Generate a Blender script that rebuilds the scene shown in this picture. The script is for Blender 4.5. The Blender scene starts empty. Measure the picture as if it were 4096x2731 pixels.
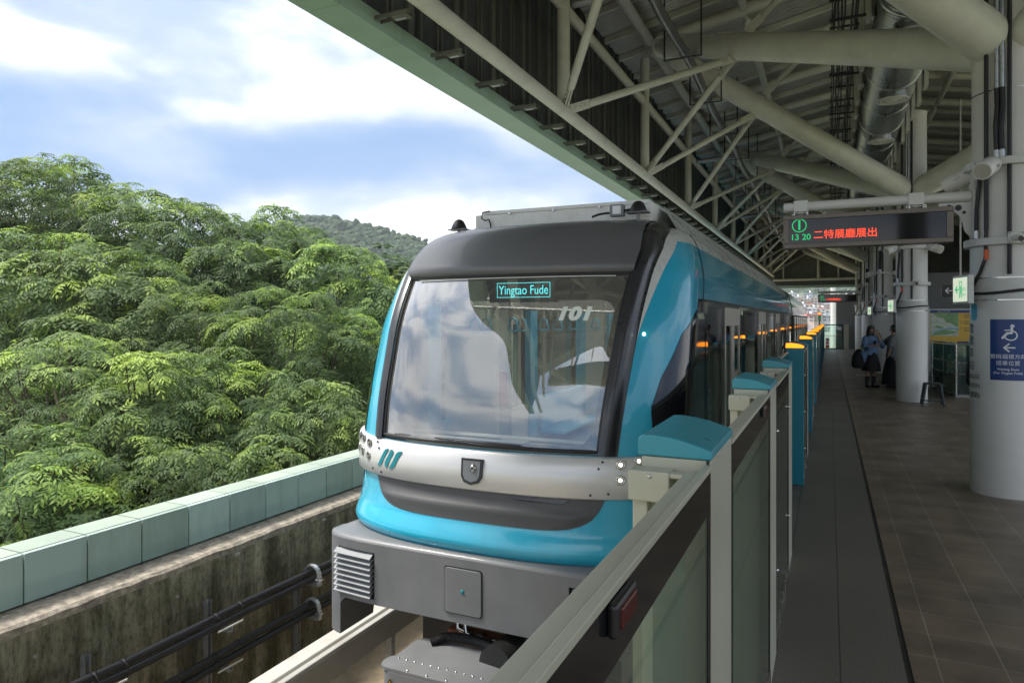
import bpy, math, random
import numpy as np
from mathutils import Vector, Matrix
R = math.radians
random.seed(7)
scene = bpy.context.scene
col = scene.collection

# ---------------------------------------------------------------- camera, sky, sun, exposure
YAW = 24.93
cam_d = bpy.data.cameras.new('camera')
cam = bpy.data.objects.new('camera', cam_d)
col.objects.link(cam)
cam.location = (0, 0, 1.75)
cam.rotation_euler = (R(90), 0, R(YAW))
cam_d.lens = 24.0
cam_d.sensor_width = 36.0
cam_d.shift_y = -0.0208
cam_d.clip_start = 0.05
cam_d.clip_end = 4000
scene.camera = cam

SUN_EL, SUN_AZ = 60.0, -115.0      # azimuth measured from +Y towards +X
world = bpy.data.worlds.new('World')
scene.world = world
world.use_nodes = True
wt = world.node_tree
for n in list(wt.nodes): wt.nodes.remove(n)
wo = wt.nodes.new('ShaderNodeOutputWorld')
bg_sky = wt.nodes.new('ShaderNodeBackground')
sky = wt.nodes.new('ShaderNodeTexSky')
sky.sky_type = 'NISHITA'
sky.sun_disc = False
sky.sun_elevation = R(SUN_EL)
sky.sun_rotation = R(SUN_AZ)
sky.air_density = 1.0; sky.dust_density = 1.0; sky.ozone_density = 1.5
bg_sky.inputs['Strength'].default_value = 0.05
CLOUD = 0.67
bg_cl = wt.nodes.new('ShaderNodeBackground')
mixw = wt.nodes.new('ShaderNodeMixShader')
tc = wt.nodes.new('ShaderNodeTexCoord')
mp = wt.nodes.new('ShaderNodeMapping')
mp.inputs['Scale'].default_value = (1.0, 1.0, 2.3)
mp.inputs['Location'].default_value = (-1.2, 3.918, 0.258)
L = wt.links
L.new(tc.outputs['Generated'], mp.inputs['Vector'])
def wnoise(scale, detail, rough, dist=0.0):
    n = wt.nodes.new('ShaderNodeTexNoise'); n.inputs['Scale'].default_value = scale; n.inputs['Detail'].default_value = detail
    n.inputs['Roughness'].default_value = rough; n.inputs['Distortion'].default_value = dist
    L.new(mp.outputs[0], n.inputs['Vector']); return n.outputs['Fac']
def wmath(op, a, b):
    m = wt.nodes.new('ShaderNodeMath'); m.operation = op
    for k, v in enumerate((a, b)):
        if isinstance(v, (int, float)): m.inputs[k].default_value = v
        else: L.new(v, m.inputs[k])
    return m.outputs[0]
def wramp(fac, stops):
    r = wt.nodes.new('ShaderNodeValToRGB'); r.color_ramp.interpolation = 'B_SPLINE' if len(stops) > 3 else 'EASE'
    e_ = r.color_ramp.elements
    e_[0].position, e_[0].color = stops[0][0], (*stops[0][1], 1); e_[1].position, e_[1].color = stops[-1][0], (*stops[-1][1], 1)
    for p_, c_ in stops[1:-1]:
        k = e_.new(p_); k.color = (*c_, 1)
    L.new(fac, r.inputs['Fac']); return r.outputs['Color']
sep = wt.nodes.new('ShaderNodeSeparateXYZ'); L.new(tc.outputs['Generated'], sep.inputs[0])
big, fine = wnoise(2.6, 4, .45, .3), wnoise(7.0, 7, .55, .2)
zd = wmath('ADD', wmath('ADD', sep.outputs['Z'], wmath('MULTIPLY', wmath('SUBTRACT', big, .5), .34)), wmath('MULTIPLY', wmath('SUBTRACT', fine, .5), .07))
g_ = lambda v: (v, v, v)
band = wramp(zd, [(.02, g_(.9)), (.14, g_(.85)), (.19, g_(.12)), (.235, g_(.0)), (.28, g_(.6)), (.34, g_(1)), (.40, g_(.55)), (.47, g_(.9)), (.60, g_(.6)), (.8, g_(1))])
nr = wramp(wnoise(3.4, 6, .5, .3), [(.36, g_(0)), (.60, g_(1))])
cover = wmath('ADD', wmath('MULTIPLY', band, .62), wmath('MULTIPLY', nr, .42))
ccol = wramp(cover, [(0.05, (.13, .225, .40)), (.40, (.22, .30, .43)), (.68, (.36, .41, .50)), (.95, (.74, .74, .75))])
L.new(ccol, bg_cl.inputs['Color'])
over = wt.nodes.new('ShaderNodeMapRange'); over.inputs['From Min'].default_value = .35; over.inputs['From Max'].default_value = .85
over.inputs['To Min'].default_value = CLOUD; over.inputs['To Max'].default_value = CLOUD * 1.7
L.new(sep.outputs['Z'], over.inputs['Value']); L.new(over.outputs[0], bg_cl.inputs['Strength'])
L.new(sky.outputs[0], bg_sky.inputs['Color'])
mixw.inputs['Fac'].default_value = .90
L.new(bg_sky.outputs[0], mixw.inputs[1])
L.new(bg_cl.outputs[0], mixw.inputs[2])
L.new(mixw.outputs[0], wo.inputs['Surface'])

sun_d = bpy.data.lights.new('sun', 'SUN')
sun_d.energy = 1.75
sun_d.angle = R(14)
sun_d.color = (1.0, 0.95, 0.87)
sun = bpy.data.objects.new('sun', sun_d)
col.objects.link(sun)
az, el = R(SUN_AZ), R(SUN_EL)
to_sun = Vector((math.sin(az) * math.cos(el), math.cos(az) * math.cos(el), math.sin(el)))
sun.rotation_euler = to_sun.to_track_quat('Z', 'Y').to_euler()

scene.view_settings.view_transform = 'Standard'
scene.view_settings.look = 'None'
scene.view_settings.gamma = 1.0
scene.view_settings.exposure = 1.72
try:
    scene.cycles.max_bounces = 7
    scene.cycles.diffuse_bounces = 4
    scene.cycles.glossy_bounces = 4
    scene.cycles.transparent_max_bounces = 12
    scene.cycles.transmission_bounces = 6
    scene.cycles.caustics_reflective = False
    scene.cycles.caustics_refractive = False
    scene.cycles.sample_clamp_indirect = 6
except Exception:
    pass

# ---------------------------------------------------------------- materials
def nodes_of(m):
    m.use_nodes = True
    nt = m.node_tree
    return nt, nt.nodes, nt.links

def mat(name, base, rough=0.5, metal=0.0, var=0.12, vscale=6.0, bump=0.0, bscale=40.0, coat=0.0,
        streak=0.0, dirt=None, dscale=3.0, damt=0.0, stretch=(1, 1, 1), spec=0.5, emit=None, estr=0.0, rvar=0.08):
    m = bpy.data.materials.new(name)
    nt, N, L = nodes_of(m)
    b = N['Principled BSDF']
    b.inputs['Metallic'].default_value = metal
    b.inputs['Roughness'].default_value = rough
    b.inputs['Coat Weight'].default_value = coat
    b.inputs['Coat Roughness'].default_value = 0.06
    b.inputs['Specular IOR Level'].default_value = spec
    tc = N.new('ShaderNodeTexCoord')
    mp = N.new('ShaderNodeMapping'); mp.inputs['Scale'].default_value = stretch
    L.new(tc.outputs['Object'], mp.inputs['Vector'])
    nz = N.new('ShaderNodeTexNoise'); nz.inputs['Scale'].default_value = vscale
    nz.inputs['Detail'].default_value = 6; nz.inputs['Roughness'].default_value = 0.6
    L.new(mp.outputs[0], nz.inputs['Vector'])
    mr = N.new('ShaderNodeMapRange')
    mr.inputs['From Min'].default_value = 0.3; mr.inputs['From Max'].default_value = 0.7
    mr.inputs['To Min'].default_value = 1 - var; mr.inputs['To Max'].default_value = 1 + var
    L.new(nz.outputs['Fac'], mr.inputs['Value'])
    mul = N.new('ShaderNodeMix'); mul.data_type = 'RGBA'; mul.blend_type = 'MULTIPLY'
    mul.inputs['Factor'].default_value = 1.0
    mul.inputs['A'].default_value = (*base, 1)
    cmb = N.new('ShaderNodeCombineColor')
    for i in range(3): L.new(mr.outputs[0], cmb.inputs[i])
    L.new(cmb.outputs[0], mul.inputs['B'])
    out = mul.outputs['Result']
    if damt > 0:
        n2 = N.new('ShaderNodeTexNoise'); n2.inputs['Scale'].default_value = dscale
        n2.inputs['Detail'].default_value = 8; n2.inputs['Roughness'].default_value = 0.68
        m2 = N.new('ShaderNodeMapping')
        m2.inputs['Scale'].default_value = (1, 1, 0.22) if streak else (1, 1, 1)
        m2.inputs['Location'].default_value = (3.1, 1.7, 5.3)
        L.new(tc.outputs['Object'], m2.inputs['Vector']); L.new(m2.outputs[0], n2.inputs['Vector'])
        r2 = N.new('ShaderNodeMapRange')
        r2.inputs['From Min'].default_value = 0.48; r2.inputs['From Max'].default_value = 0.72
        r2.inputs['To Min'].default_value = 0; r2.inputs['To Max'].default_value = damt
        L.new(n2.outputs['Fac'], r2.inputs['Value'])
        mx = N.new('ShaderNodeMix'); mx.data_type = 'RGBA'
        L.new(r2.outputs[0], mx.inputs['Factor']); L.new(out, mx.inputs['A'])
        mx.inputs['B'].default_value = (*(dirt or (0.05, 0.04, 0.03)), 1)
        out = mx.outputs['Result']
    L.new(out, b.inputs['Base Color'])
    if rvar:
        rr = N.new('ShaderNodeMapRange')
        rr.inputs['From Min'].default_value = 0.3; rr.inputs['From Max'].default_value = 0.7
        rr.inputs['To Min'].default_value = max(0.02, rough - rvar); rr.inputs['To Max'].default_value = min(1, rough + rvar)
        L.new(nz.outputs['Fac'], rr.inputs['Value']); L.new(rr.outputs[0], b.inputs['Roughness'])
    if bump > 0:
        nb = N.new('ShaderNodeTexNoise'); nb.inputs['Scale'].default_value = bscale
        nb.inputs['Detail'].default_value = 4
        L.new(mp.outputs[0], nb.inputs['Vector'])
        bp = N.new('ShaderNodeBump'); bp.inputs['Strength'].default_value = bump
        bp.inputs['Distance'].default_value = 0.01
        L.new(nb.outputs['Fac'], bp.inputs['Height']); L.new(bp.outputs[0], b.inputs['Normal'])
    if emit:
        b.inputs['Emission Color'].default_value = (*emit, 1)
        b.inputs['Emission Strength'].default_value = estr
    return m

def emis(name, c, s):
    m = bpy.data.materials.new(name)
    nt, N, L = nodes_of(m)
    b = N['Principled BSDF']
    b.inputs['Base Color'].default_value = (c[0] * .3, c[1] * .3, c[2] * .3, 1)
    b.inputs['Emission Color'].default_value = (*c, 1)
    b.inputs['Emission Strength'].default_value = s
    b.inputs['Roughness'].default_value = 0.4
    return m

def glass(name, tint, refl=1.0, ior=1.5, haze=0.0, hazec=(0.6, 0.65, 0.6), rough=0.0):
    """thin pane: clear transmission tinted, fresnel mirror, and a pale diffuse veil put in to lighten the pane"""
    m = bpy.data.materials.new(name)
    nt, N, L = nodes_of(m)
    for n in list(N): N.remove(n)
    o = N.new('ShaderNodeOutputMaterial')
    t = N.new('ShaderNodeBsdfTransparent'); t.inputs['Color'].default_value = (*tint, 1)
    g = N.new('ShaderNodeBsdfGlossy'); g.inputs['Roughness'].default_value = rough
    g.inputs['Color'].default_value = (1, 1, 1, 1)
    f = N.new('ShaderNodeFresnel'); f.inputs['IOR'].default_value = ior
    ge = N.new('ShaderNodeNewGeometry'); io = N.new('ShaderNodeMapRange')     # keep the same mirror strength from either side
    io.inputs['To Min'].default_value = ior; io.inputs['To Max'].default_value = 1 / ior
    L.new(ge.outputs['Backfacing'], io.inputs['Value']); L.new(io.outputs[0], f.inputs['IOR'])
    mm = N.new('ShaderNodeMath'); mm.operation = 'MULTIPLY'; mm.inputs[1].default_value = refl; mm.use_clamp = True
    L.new(f.outputs[0], mm.inputs[0])
    d = N.new('ShaderNodeBsdfDiffuse'); d.inputs['Color'].default_value = (*hazec, 1)
    md = N.new('ShaderNodeMixShader')
    if haze > 0:
        tcx = N.new('ShaderNodeTexCoord')
        nx = N.new('ShaderNodeTexNoise'); nx.inputs['Scale'].default_value = 9; nx.inputs['Detail'].default_value = 6
        L.new(tcx.outputs['Object'], nx.inputs['Vector'])
        rx = N.new('ShaderNodeMapRange'); rx.inputs['From Min'].default_value = .35; rx.inputs['From Max'].default_value = .75
        rx.inputs['To Min'].default_value = haze * .88; rx.inputs['To Max'].default_value = haze * 1.15
        L.new(nx.outputs['Fac'], rx.inputs['Value']); L.new(rx.outputs[0], md.inputs['Fac'])
    else:
        md.inputs['Fac'].default_value = 0
    L.new(t.outputs[0], md.inputs[1]); L.new(d.outputs[0], md.inputs[2])
    mx = N.new('ShaderNodeMixShader')
    L.new(mm.outputs[0], mx.inputs['Fac']); L.new(md.outputs[0], mx.inputs[1]); L.new(g.outputs[0], mx.inputs[2])
    L.new(mx.outputs[0], o.inputs['Surface'])
    return m

M = {}
M['beige'] = mat('beige paint', (0.70, 0.69, 0.60), 0.45, var=0.07, vscale=3, damt=0.18, dirt=(0.16, 0.13, 0.09), dscale=2.5, bump=0.03, bscale=180)
M['beige_gate'] = mat('gate paint', (0.50, 0.49, 0.38), 0.38, var=0.04, vscale=3, bump=0.02, bscale=200)
M['white_col'] = mat('column paint', (0.74, 0.72, 0.67), 0.42, var=0.04, vscale=2.5, bump=0.05, bscale=160, damt=.1, dirt=(.3, .3, .27), dscale=1.4)
M['white_steel'] = mat('white steel', (0.62, 0.62, 0.58), 0.4, var=0.06, damt=.12, dirt=(.25, .2, .14), dscale=6)
M['clad'] = mat('dark cladding', (0.065, 0.068, 0.072), 0.6, var=0.35, vscale=9, bump=0.08, bscale=60)
M['clad_rib'] = mat('cladding rib', (0.13, 0.135, 0.115), 0.55, var=0.2, vscale=7)
M['fascia'] = mat('green fascia', (0.36, 0.50, 0.41), 0.42, var=0.06, vscale=2, damt=.2, dirt=(.14, .17, .10), dscale=2.0)
M['deck'] = mat('galvanised deck', (0.48, 0.47, 0.45), 0.38, metal=0.35, var=0.12, vscale=4)
M['galv'] = mat('galvanised steel', (0.50, 0.52, 0.53), 0.38, metal=0.7, var=0.2, vscale=25)
M['duct'] = mat('spiral duct', (0.42, 0.44, 0.43), 0.32, metal=0.85, var=0.15, vscale=3, stretch=(1, .3, 1))
M['dpipe'] = mat('steel pipe', (0.30, 0.30, 0.30), 0.35, metal=0.8, var=0.15, vscale=5)
M['black'] = mat('black rubber', (0.015, 0.015, 0.016), 0.5, var=0.2)
M['blackgloss'] = mat('black gloss', (0.010, 0.010, 0.012), 0.08, var=0.1, rvar=0.03, coat=.3)
M['blackmetal'] = mat('black metal', (0.02, 0.02, 0.02), 0.4, var=0.2)
M['blue'] = mat('train blue', (0.02, 0.40, 0.58), 0.24, var=0.04, vscale=2, coat=0.8, rvar=.05, streak=1, damt=.16, dirt=(.05, .22, .30), dscale=6)
M['grey'] = mat('train grey', (0.13, 0.13, 0.132), 0.36, var=0.05, vscale=3, coat=0.2, rvar=.06)
M['bumper'] = mat('bumper grey', (0.165, 0.17, 0.175), 0.45, var=0.10, vscale=5, coat=0.12, streak=1, damt=.35, dirt=(.2, .19, .17), dscale=5)
M['chin'] = mat('chin grey', (0.095, 0.095, 0.097), 0.48, var=0.06, vscale=3, spec=.35)
M['dkgrey'] = mat('pillar grey', (0.030, 0.030, 0.033), 0.3, var=0.08, coat=0.3)
M['silver'] = mat('silver band', (0.70, 0.69, 0.67), 0.36, metal=0.35, var=0.03, coat=0.4, vscale=3)
M['roofgrey'] = mat('roof light grey', (0.64, 0.64, 0.60), 0.3, var=0.05, coat=0.35)
M['boxgrey'] = mat('roof box grey', (0.84, 0.83, 0.79), 0.45, var=0.05, damt=.2, dirt=(.3, .24, .16), dscale=7)
M['louvre'] = mat('louvre grey', (0.20, 0.21, 0.22), 0.4, var=0.06)
M['in_white'] = mat('cabin white', (0.62, 0.62, 0.57), 0.4, var=0.03)
M['in_ceil'] = mat('cabin ceiling', (0.26, 0.26, 0.25), 0.5)
M['in_blue'] = mat('cabin blue', (0.05, 0.42, 0.66), 0.4, var=0.04)
M['in_grey'] = mat('cabin floor', (0.2, 0.2, 0.2), 0.5)
M['red'] = mat('red plastic', (0.5, 0.02, 0.02), 0.3)
M['redlens'] = mat('red lens', (0.09, 0.008, 0.008), 0.2)
M['yellow'] = mat('yellow', (0.75, 0.55, 0.02), 0.4)
M['steel'] = mat('stainless', (0.55, 0.54, 0.52), 0.25, metal=1.0, var=0.08)
M['teal_cap'] = mat('teal cap', (0.045, 0.31, 0.38), 0.34, var=0.05, vscale=6, damt=.12, dirt=(.03, .12, .15), dscale=14)
M['teal_post'] = mat('teal post', (0.008, 0.22, 0.29), 0.4, var=0.03)
M['teal_logo'] = mat('teal logo', (0.0, 0.20, 0.24), 0.4)
M['orange_lamp'] = emis('orange lamp', (1.0, 0.27, 0.01), .75)
M['headlamp'] = emis('head lamp', (1.0, 0.93, 0.78), 3.0)
M['led_red'] = emis('red led', (1.0, 0.06, 0.02), .62)
M['led_green'] = emis('green led', (0.01, 0.42, 0.13), 0.42)
M['led_cyan'] = emis('cyan led', (0.08, 0.66, 0.72), .75)
M['panel_green'] = mat('parapet green panel', (0.47, 0.60, 0.54), 0.38, var=0.05, vscale=1.5, streak=1, damt=.3, dirt=(.13, .18, .10), dscale=5, stretch=(1, 1, .3))
def vary(m, lo, hi):
    """each separate panel or tree takes a slightly different tone"""
    nt = m.node_tree; N, L = nt.nodes, nt.links; b = N['Principled BSDF']; src = b.inputs['Base Color'].links[0].from_socket
    oi = N.new('ShaderNodeObjectInfo'); r = N.new('ShaderNodeMapRange'); r.inputs['To Min'].default_value = lo; r.inputs['To Max'].default_value = hi
    L.new(oi.outputs['Random'], r.inputs['Value']); h = N.new('ShaderNodeHueSaturation'); L.new(src, h.inputs['Color']); L.new(r.outputs[0], h.inputs['Value'])
    r2 = N.new('ShaderNodeMapRange'); r2.inputs['To Min'].default_value = .485; r2.inputs['To Max'].default_value = .512
    m2 = N.new('ShaderNodeMath'); m2.operation = 'FRACT'; m3 = N.new('ShaderNodeMath'); m3.operation = 'MULTIPLY'; m3.inputs[1].default_value = 7.13
    L.new(oi.outputs['Random'], m3.inputs[0]); L.new(m3.outputs[0], m2.inputs[0]); L.new(m2.outputs[0], r2.inputs['Value']); L.new(r2.outputs[0], h.inputs['Hue'])
    L.new(h.outputs[0], b.inputs['Base Color'])
vary(M['panel_green'], .86, 1.10)
M['coping'] = mat('parapet coping', (0.36, 0.43, 0.35), 0.42, var=0.06, vscale=3, damt=.25, dirt=(.35, .33, .22), dscale=4)
vary(M['coping'], .9, 1.08)
M['sign_blue'] = mat('sign blue', (0.008, 0.045, 0.20), 0.35, var=0.02)
M['sign_white'] = mat('sign white', (0.82, 0.84, 0.86), 0.4, var=0.02)
M['sign_grey'] = mat('sign grey text', (0.07, 0.075, 0.08), 0.5)
M['number'] = mat('number print', (0.80, 0.84, 0.74), 0.5, var=.02)
M['screen'] = mat('dark screen', (0.006, 0.006, 0.008), 0.06, var=0, rvar=0)
M['bronze'] = mat('bronze frame', (0.16, 0.135, 0.11), 0.35, metal=0.5, var=.08)
M['cream'] = mat('cream metal', (0.46, 0.43, 0.36), 0.45, var=.05)
M['rail_white'] = mat('rail cover', (0.50, 0.48, 0.43), 0.45, var=.06, damt=.35, dirt=(.25, .17, .1), dscale=3.5)
M['glass_clear'] = glass('clear glass', (0.80, 0.92, 0.87), 1.2)
M['glass_ws'] = glass('windscreen glass', (0.80, 0.84, 0.80), 4.8, ior=1.5, haze=0.13, hazec=(.72, .71, .64))  # cream haze paints in the pale sheen of reflected sky
M['glass_side'] = glass('side window glass', (0.30, 0.33, 0.33), 1.6)
M['glass_gate'] = glass('gate glass', (0.84, 0.90, 0.84), 1.0, haze=0.10, hazec=(.45, .50, .42))
def frosted(name, c):
    m = bpy.data.materials.new(name); nt, N, L = nodes_of(m)
    for n in list(N): N.remove(n)
    o = N.new('ShaderNodeOutputMaterial'); a = N.new('ShaderNodeBsdfTranslucent'); d = N.new('ShaderNodeBsdfDiffuse')
    a.inputs['Color'].default_value = (*c, 1); d.inputs['Color'].default_value = (*c, 1)
    x = N.new('ShaderNodeMixShader'); x.inputs['Fac'].default_value = .7
    L.new(d.outputs[0], x.inputs[1]); L.new(a.outputs[0], x.inputs[2]); L.new(x.outputs[0], o.inputs['Surface']); return m
M['frost'] = frosted('frosted film', (.62, .66, .56))
M['floorlight'] = mat('pale sheet', (0.5, 0.5, 0.45), 0.5)

def concrete_wall_mat():
    m = bpy.data.materials.new('stained concrete')
    nt, N, L = nodes_of(m)
    b = N['Principled BSDF']; b.inputs['Roughness'].default_value = 0.85
    tc = N.new('ShaderNodeTexCoord')
    def noise(scale, sc3, detail=8, rough=.6, loc=(0, 0, 0)):
        mp = N.new('ShaderNodeMapping'); mp.inputs['Scale'].default_value = sc3; mp.inputs['Location'].default_value = loc
        L.new(tc.outputs['Object'], mp.inputs['Vector'])
        n = N.new('ShaderNodeTexNoise'); n.inputs['Scale'].default_value = scale
        n.inputs['Detail'].default_value = detail; n.inputs['Roughness'].default_value = rough
        L.new(mp.outputs[0], n.inputs['Vector']); return n.outputs['Fac']
    def ramp(fac, stops):
        r = N.new('ShaderNodeValToRGB'); e = r.color_ramp.elements
        e[0].position, e[0].color = stops[0][0], (*stops[0][1], 1)
        e[1].position, e[1].color = stops[-1][0], (*stops[-1][1], 1)
        for p, c in stops[1:-1]:
            k = e.new(p); k.color = (*c, 1)
        L.new(fac, r.inputs['Fac']); return r.outputs['Color']
    base = ramp(noise(2.2, (1, 1, .8)), [(.3, (.17, .16, .10)), (.5, (.28, .255, .175)), (.7, (.42, .37, .27))])
    stre = ramp(noise(5.0, (1, 1, .16), 9, .7, (2, 5, 1)), [(.42, (1, 1, 1)), (.60, (.30, .31, .25))])
    speck = ramp(noise(38, (1, 1, .5), 6, .75), [(.36, (.35, .35, .3)), (.5, (1, 1, 1)), (.72, (1.35, 1.3, 1.2))])
    pale = ramp(noise(3.3, (1, 1, .35), 7, .7, (9, 1, 4)), [(.52, (0, 0, 0)), (.70, (.20, .20, .15))])
    def mulc(a, bb, t='MULTIPLY', f=1.0):
        x = N.new('ShaderNodeMix'); x.data_type = 'RGBA'; x.blend_type = t; x.inputs['Factor'].default_value = f
        L.new(a, x.inputs['A']); L.new(bb, x.inputs['B']); return x.outputs['Result']
    c = mulc(mulc(base, stre), speck, f=.8)
    c = mulc(c, pale, 'ADD')
    L.new(c, b.inputs['Base Color'])
    bp = N.new('ShaderNodeBump'); bp.inputs['Strength'].default_value = .35; bp.inputs['Distance'].default_value = .01
    L.new(noise(60, (1, 1, 1)), bp.inputs['Height']); L.new(bp.outputs[0], b.inputs['Normal'])
    return m
M['conc_wall'] = concrete_wall_mat()
M['conc_top'] = mat('concrete ledge', (0.36, 0.31, 0.25), 0.9, var=0.45, vscale=22, bump=0.6, bscale=45, damt=.7, dirt=(.08, .07, .05), dscale=9)
M['conc_floor'] = mat('track concrete', (0.30, 0.235, 0.15), 0.85, var=0.2, vscale=5, bump=0.3, bscale=70, damt=.75, dirt=(.05, .045, .02), dscale=1.6)

def tile_mat(name, c1, c2, mortar, sz, msize, off=(0, 0, 0), rough=.4, grain=0):
    m = bpy.data.materials.new(name)
    nt, N, L = nodes_of(m)
    b = N['Principled BSDF']
    tc = N.new('ShaderNodeTexCoord')
    mp = N.new('ShaderNodeMapping'); mp.inputs['Location'].default_value = off
    L.new(tc.outputs['Object'], mp.inputs['Vector'])
    br = N.new('ShaderNodeTexBrick'); br.offset = 0; br.squash = 1
    br.inputs['Color1'].default_value = (*c1, 1); br.inputs['Color2'].default_value = (*c2, 1)
    br.inputs['Mortar'].default_value = (*mortar, 1)
    br.inputs['Scale'].default_value = 1; br.inputs['Mortar Size'].default_value = msize
    br.inputs['Mortar Smooth'].default_value = .1; br.inputs['Bias'].default_value = 0
    br.inputs['Brick Width'].default_value = sz[0]; br.inputs['Row Height'].default_value = sz[1]
    L.new(mp.outputs[0], br.inputs['Vector'])
    nz = N.new('ShaderNodeTexNoise'); nz.inputs['Scale'].default_value = 160 if grain else 2.5
    nz.inputs['Detail'].default_value = 6
    L.new(tc.outputs['Object'], nz.inputs['Vector'])
    mr = N.new('ShaderNodeMapRange'); mr.inputs['From Min'].default_value = .3; mr.inputs['From Max'].default_value = .7
    mr.inputs['To Min'].default_value = .30 if grain else .62; mr.inputs['To Max'].default_value = 1.8 if grain else 1.42
    L.new(nz.outputs['Fac'], mr.inputs['Value'])
    mx = N.new('ShaderNodeVectorMath'); mx.operation = 'SCALE'
    L.new(br.outputs['Color'], mx.inputs[0]); L.new(mr.outputs[0], mx.inputs['Scale'])
    L.new(mx.outputs[0], b.inputs['Base Color'])
    n3 = N.new('ShaderNodeTexNoise'); n3.inputs['Scale'].default_value = 1.3; n3.inputs['Detail'].default_value = 5
    L.new(tc.outputs['Object'], n3.inputs['Vector'])
    r3 = N.new('ShaderNodeMapRange'); r3.inputs['To Min'].default_value = rough - .12; r3.inputs['To Max'].default_value = rough + .15
    L.new(n3.outputs['Fac'], r3.inputs['Value']); L.new(r3.outputs[0], b.inputs['Roughness'])
    bp = N.new('ShaderNodeBump'); bp.inputs['Strength'].default_value = .35; bp.inputs['Distance'].default_value = .003
    bp.invert = True
    L.new(br.outputs['Fac'], bp.inputs['Height']); L.new(bp.outputs[0], b.inputs['Normal'])
    return m
M['tile'] = tile_mat('platform tile', (.180, .138, .094), (.158, .121, .084), (.28, .235, .175), (.3, .3), .0035, (.10, .06, 0), .42)
M['terrazzo'] = tile_mat('platform edge stone', (.13, .122, .098), (.12, .112, .09), (.02, .02, .02), (.31, 40), .003, (.26, 3, 0), .5, 1)

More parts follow.
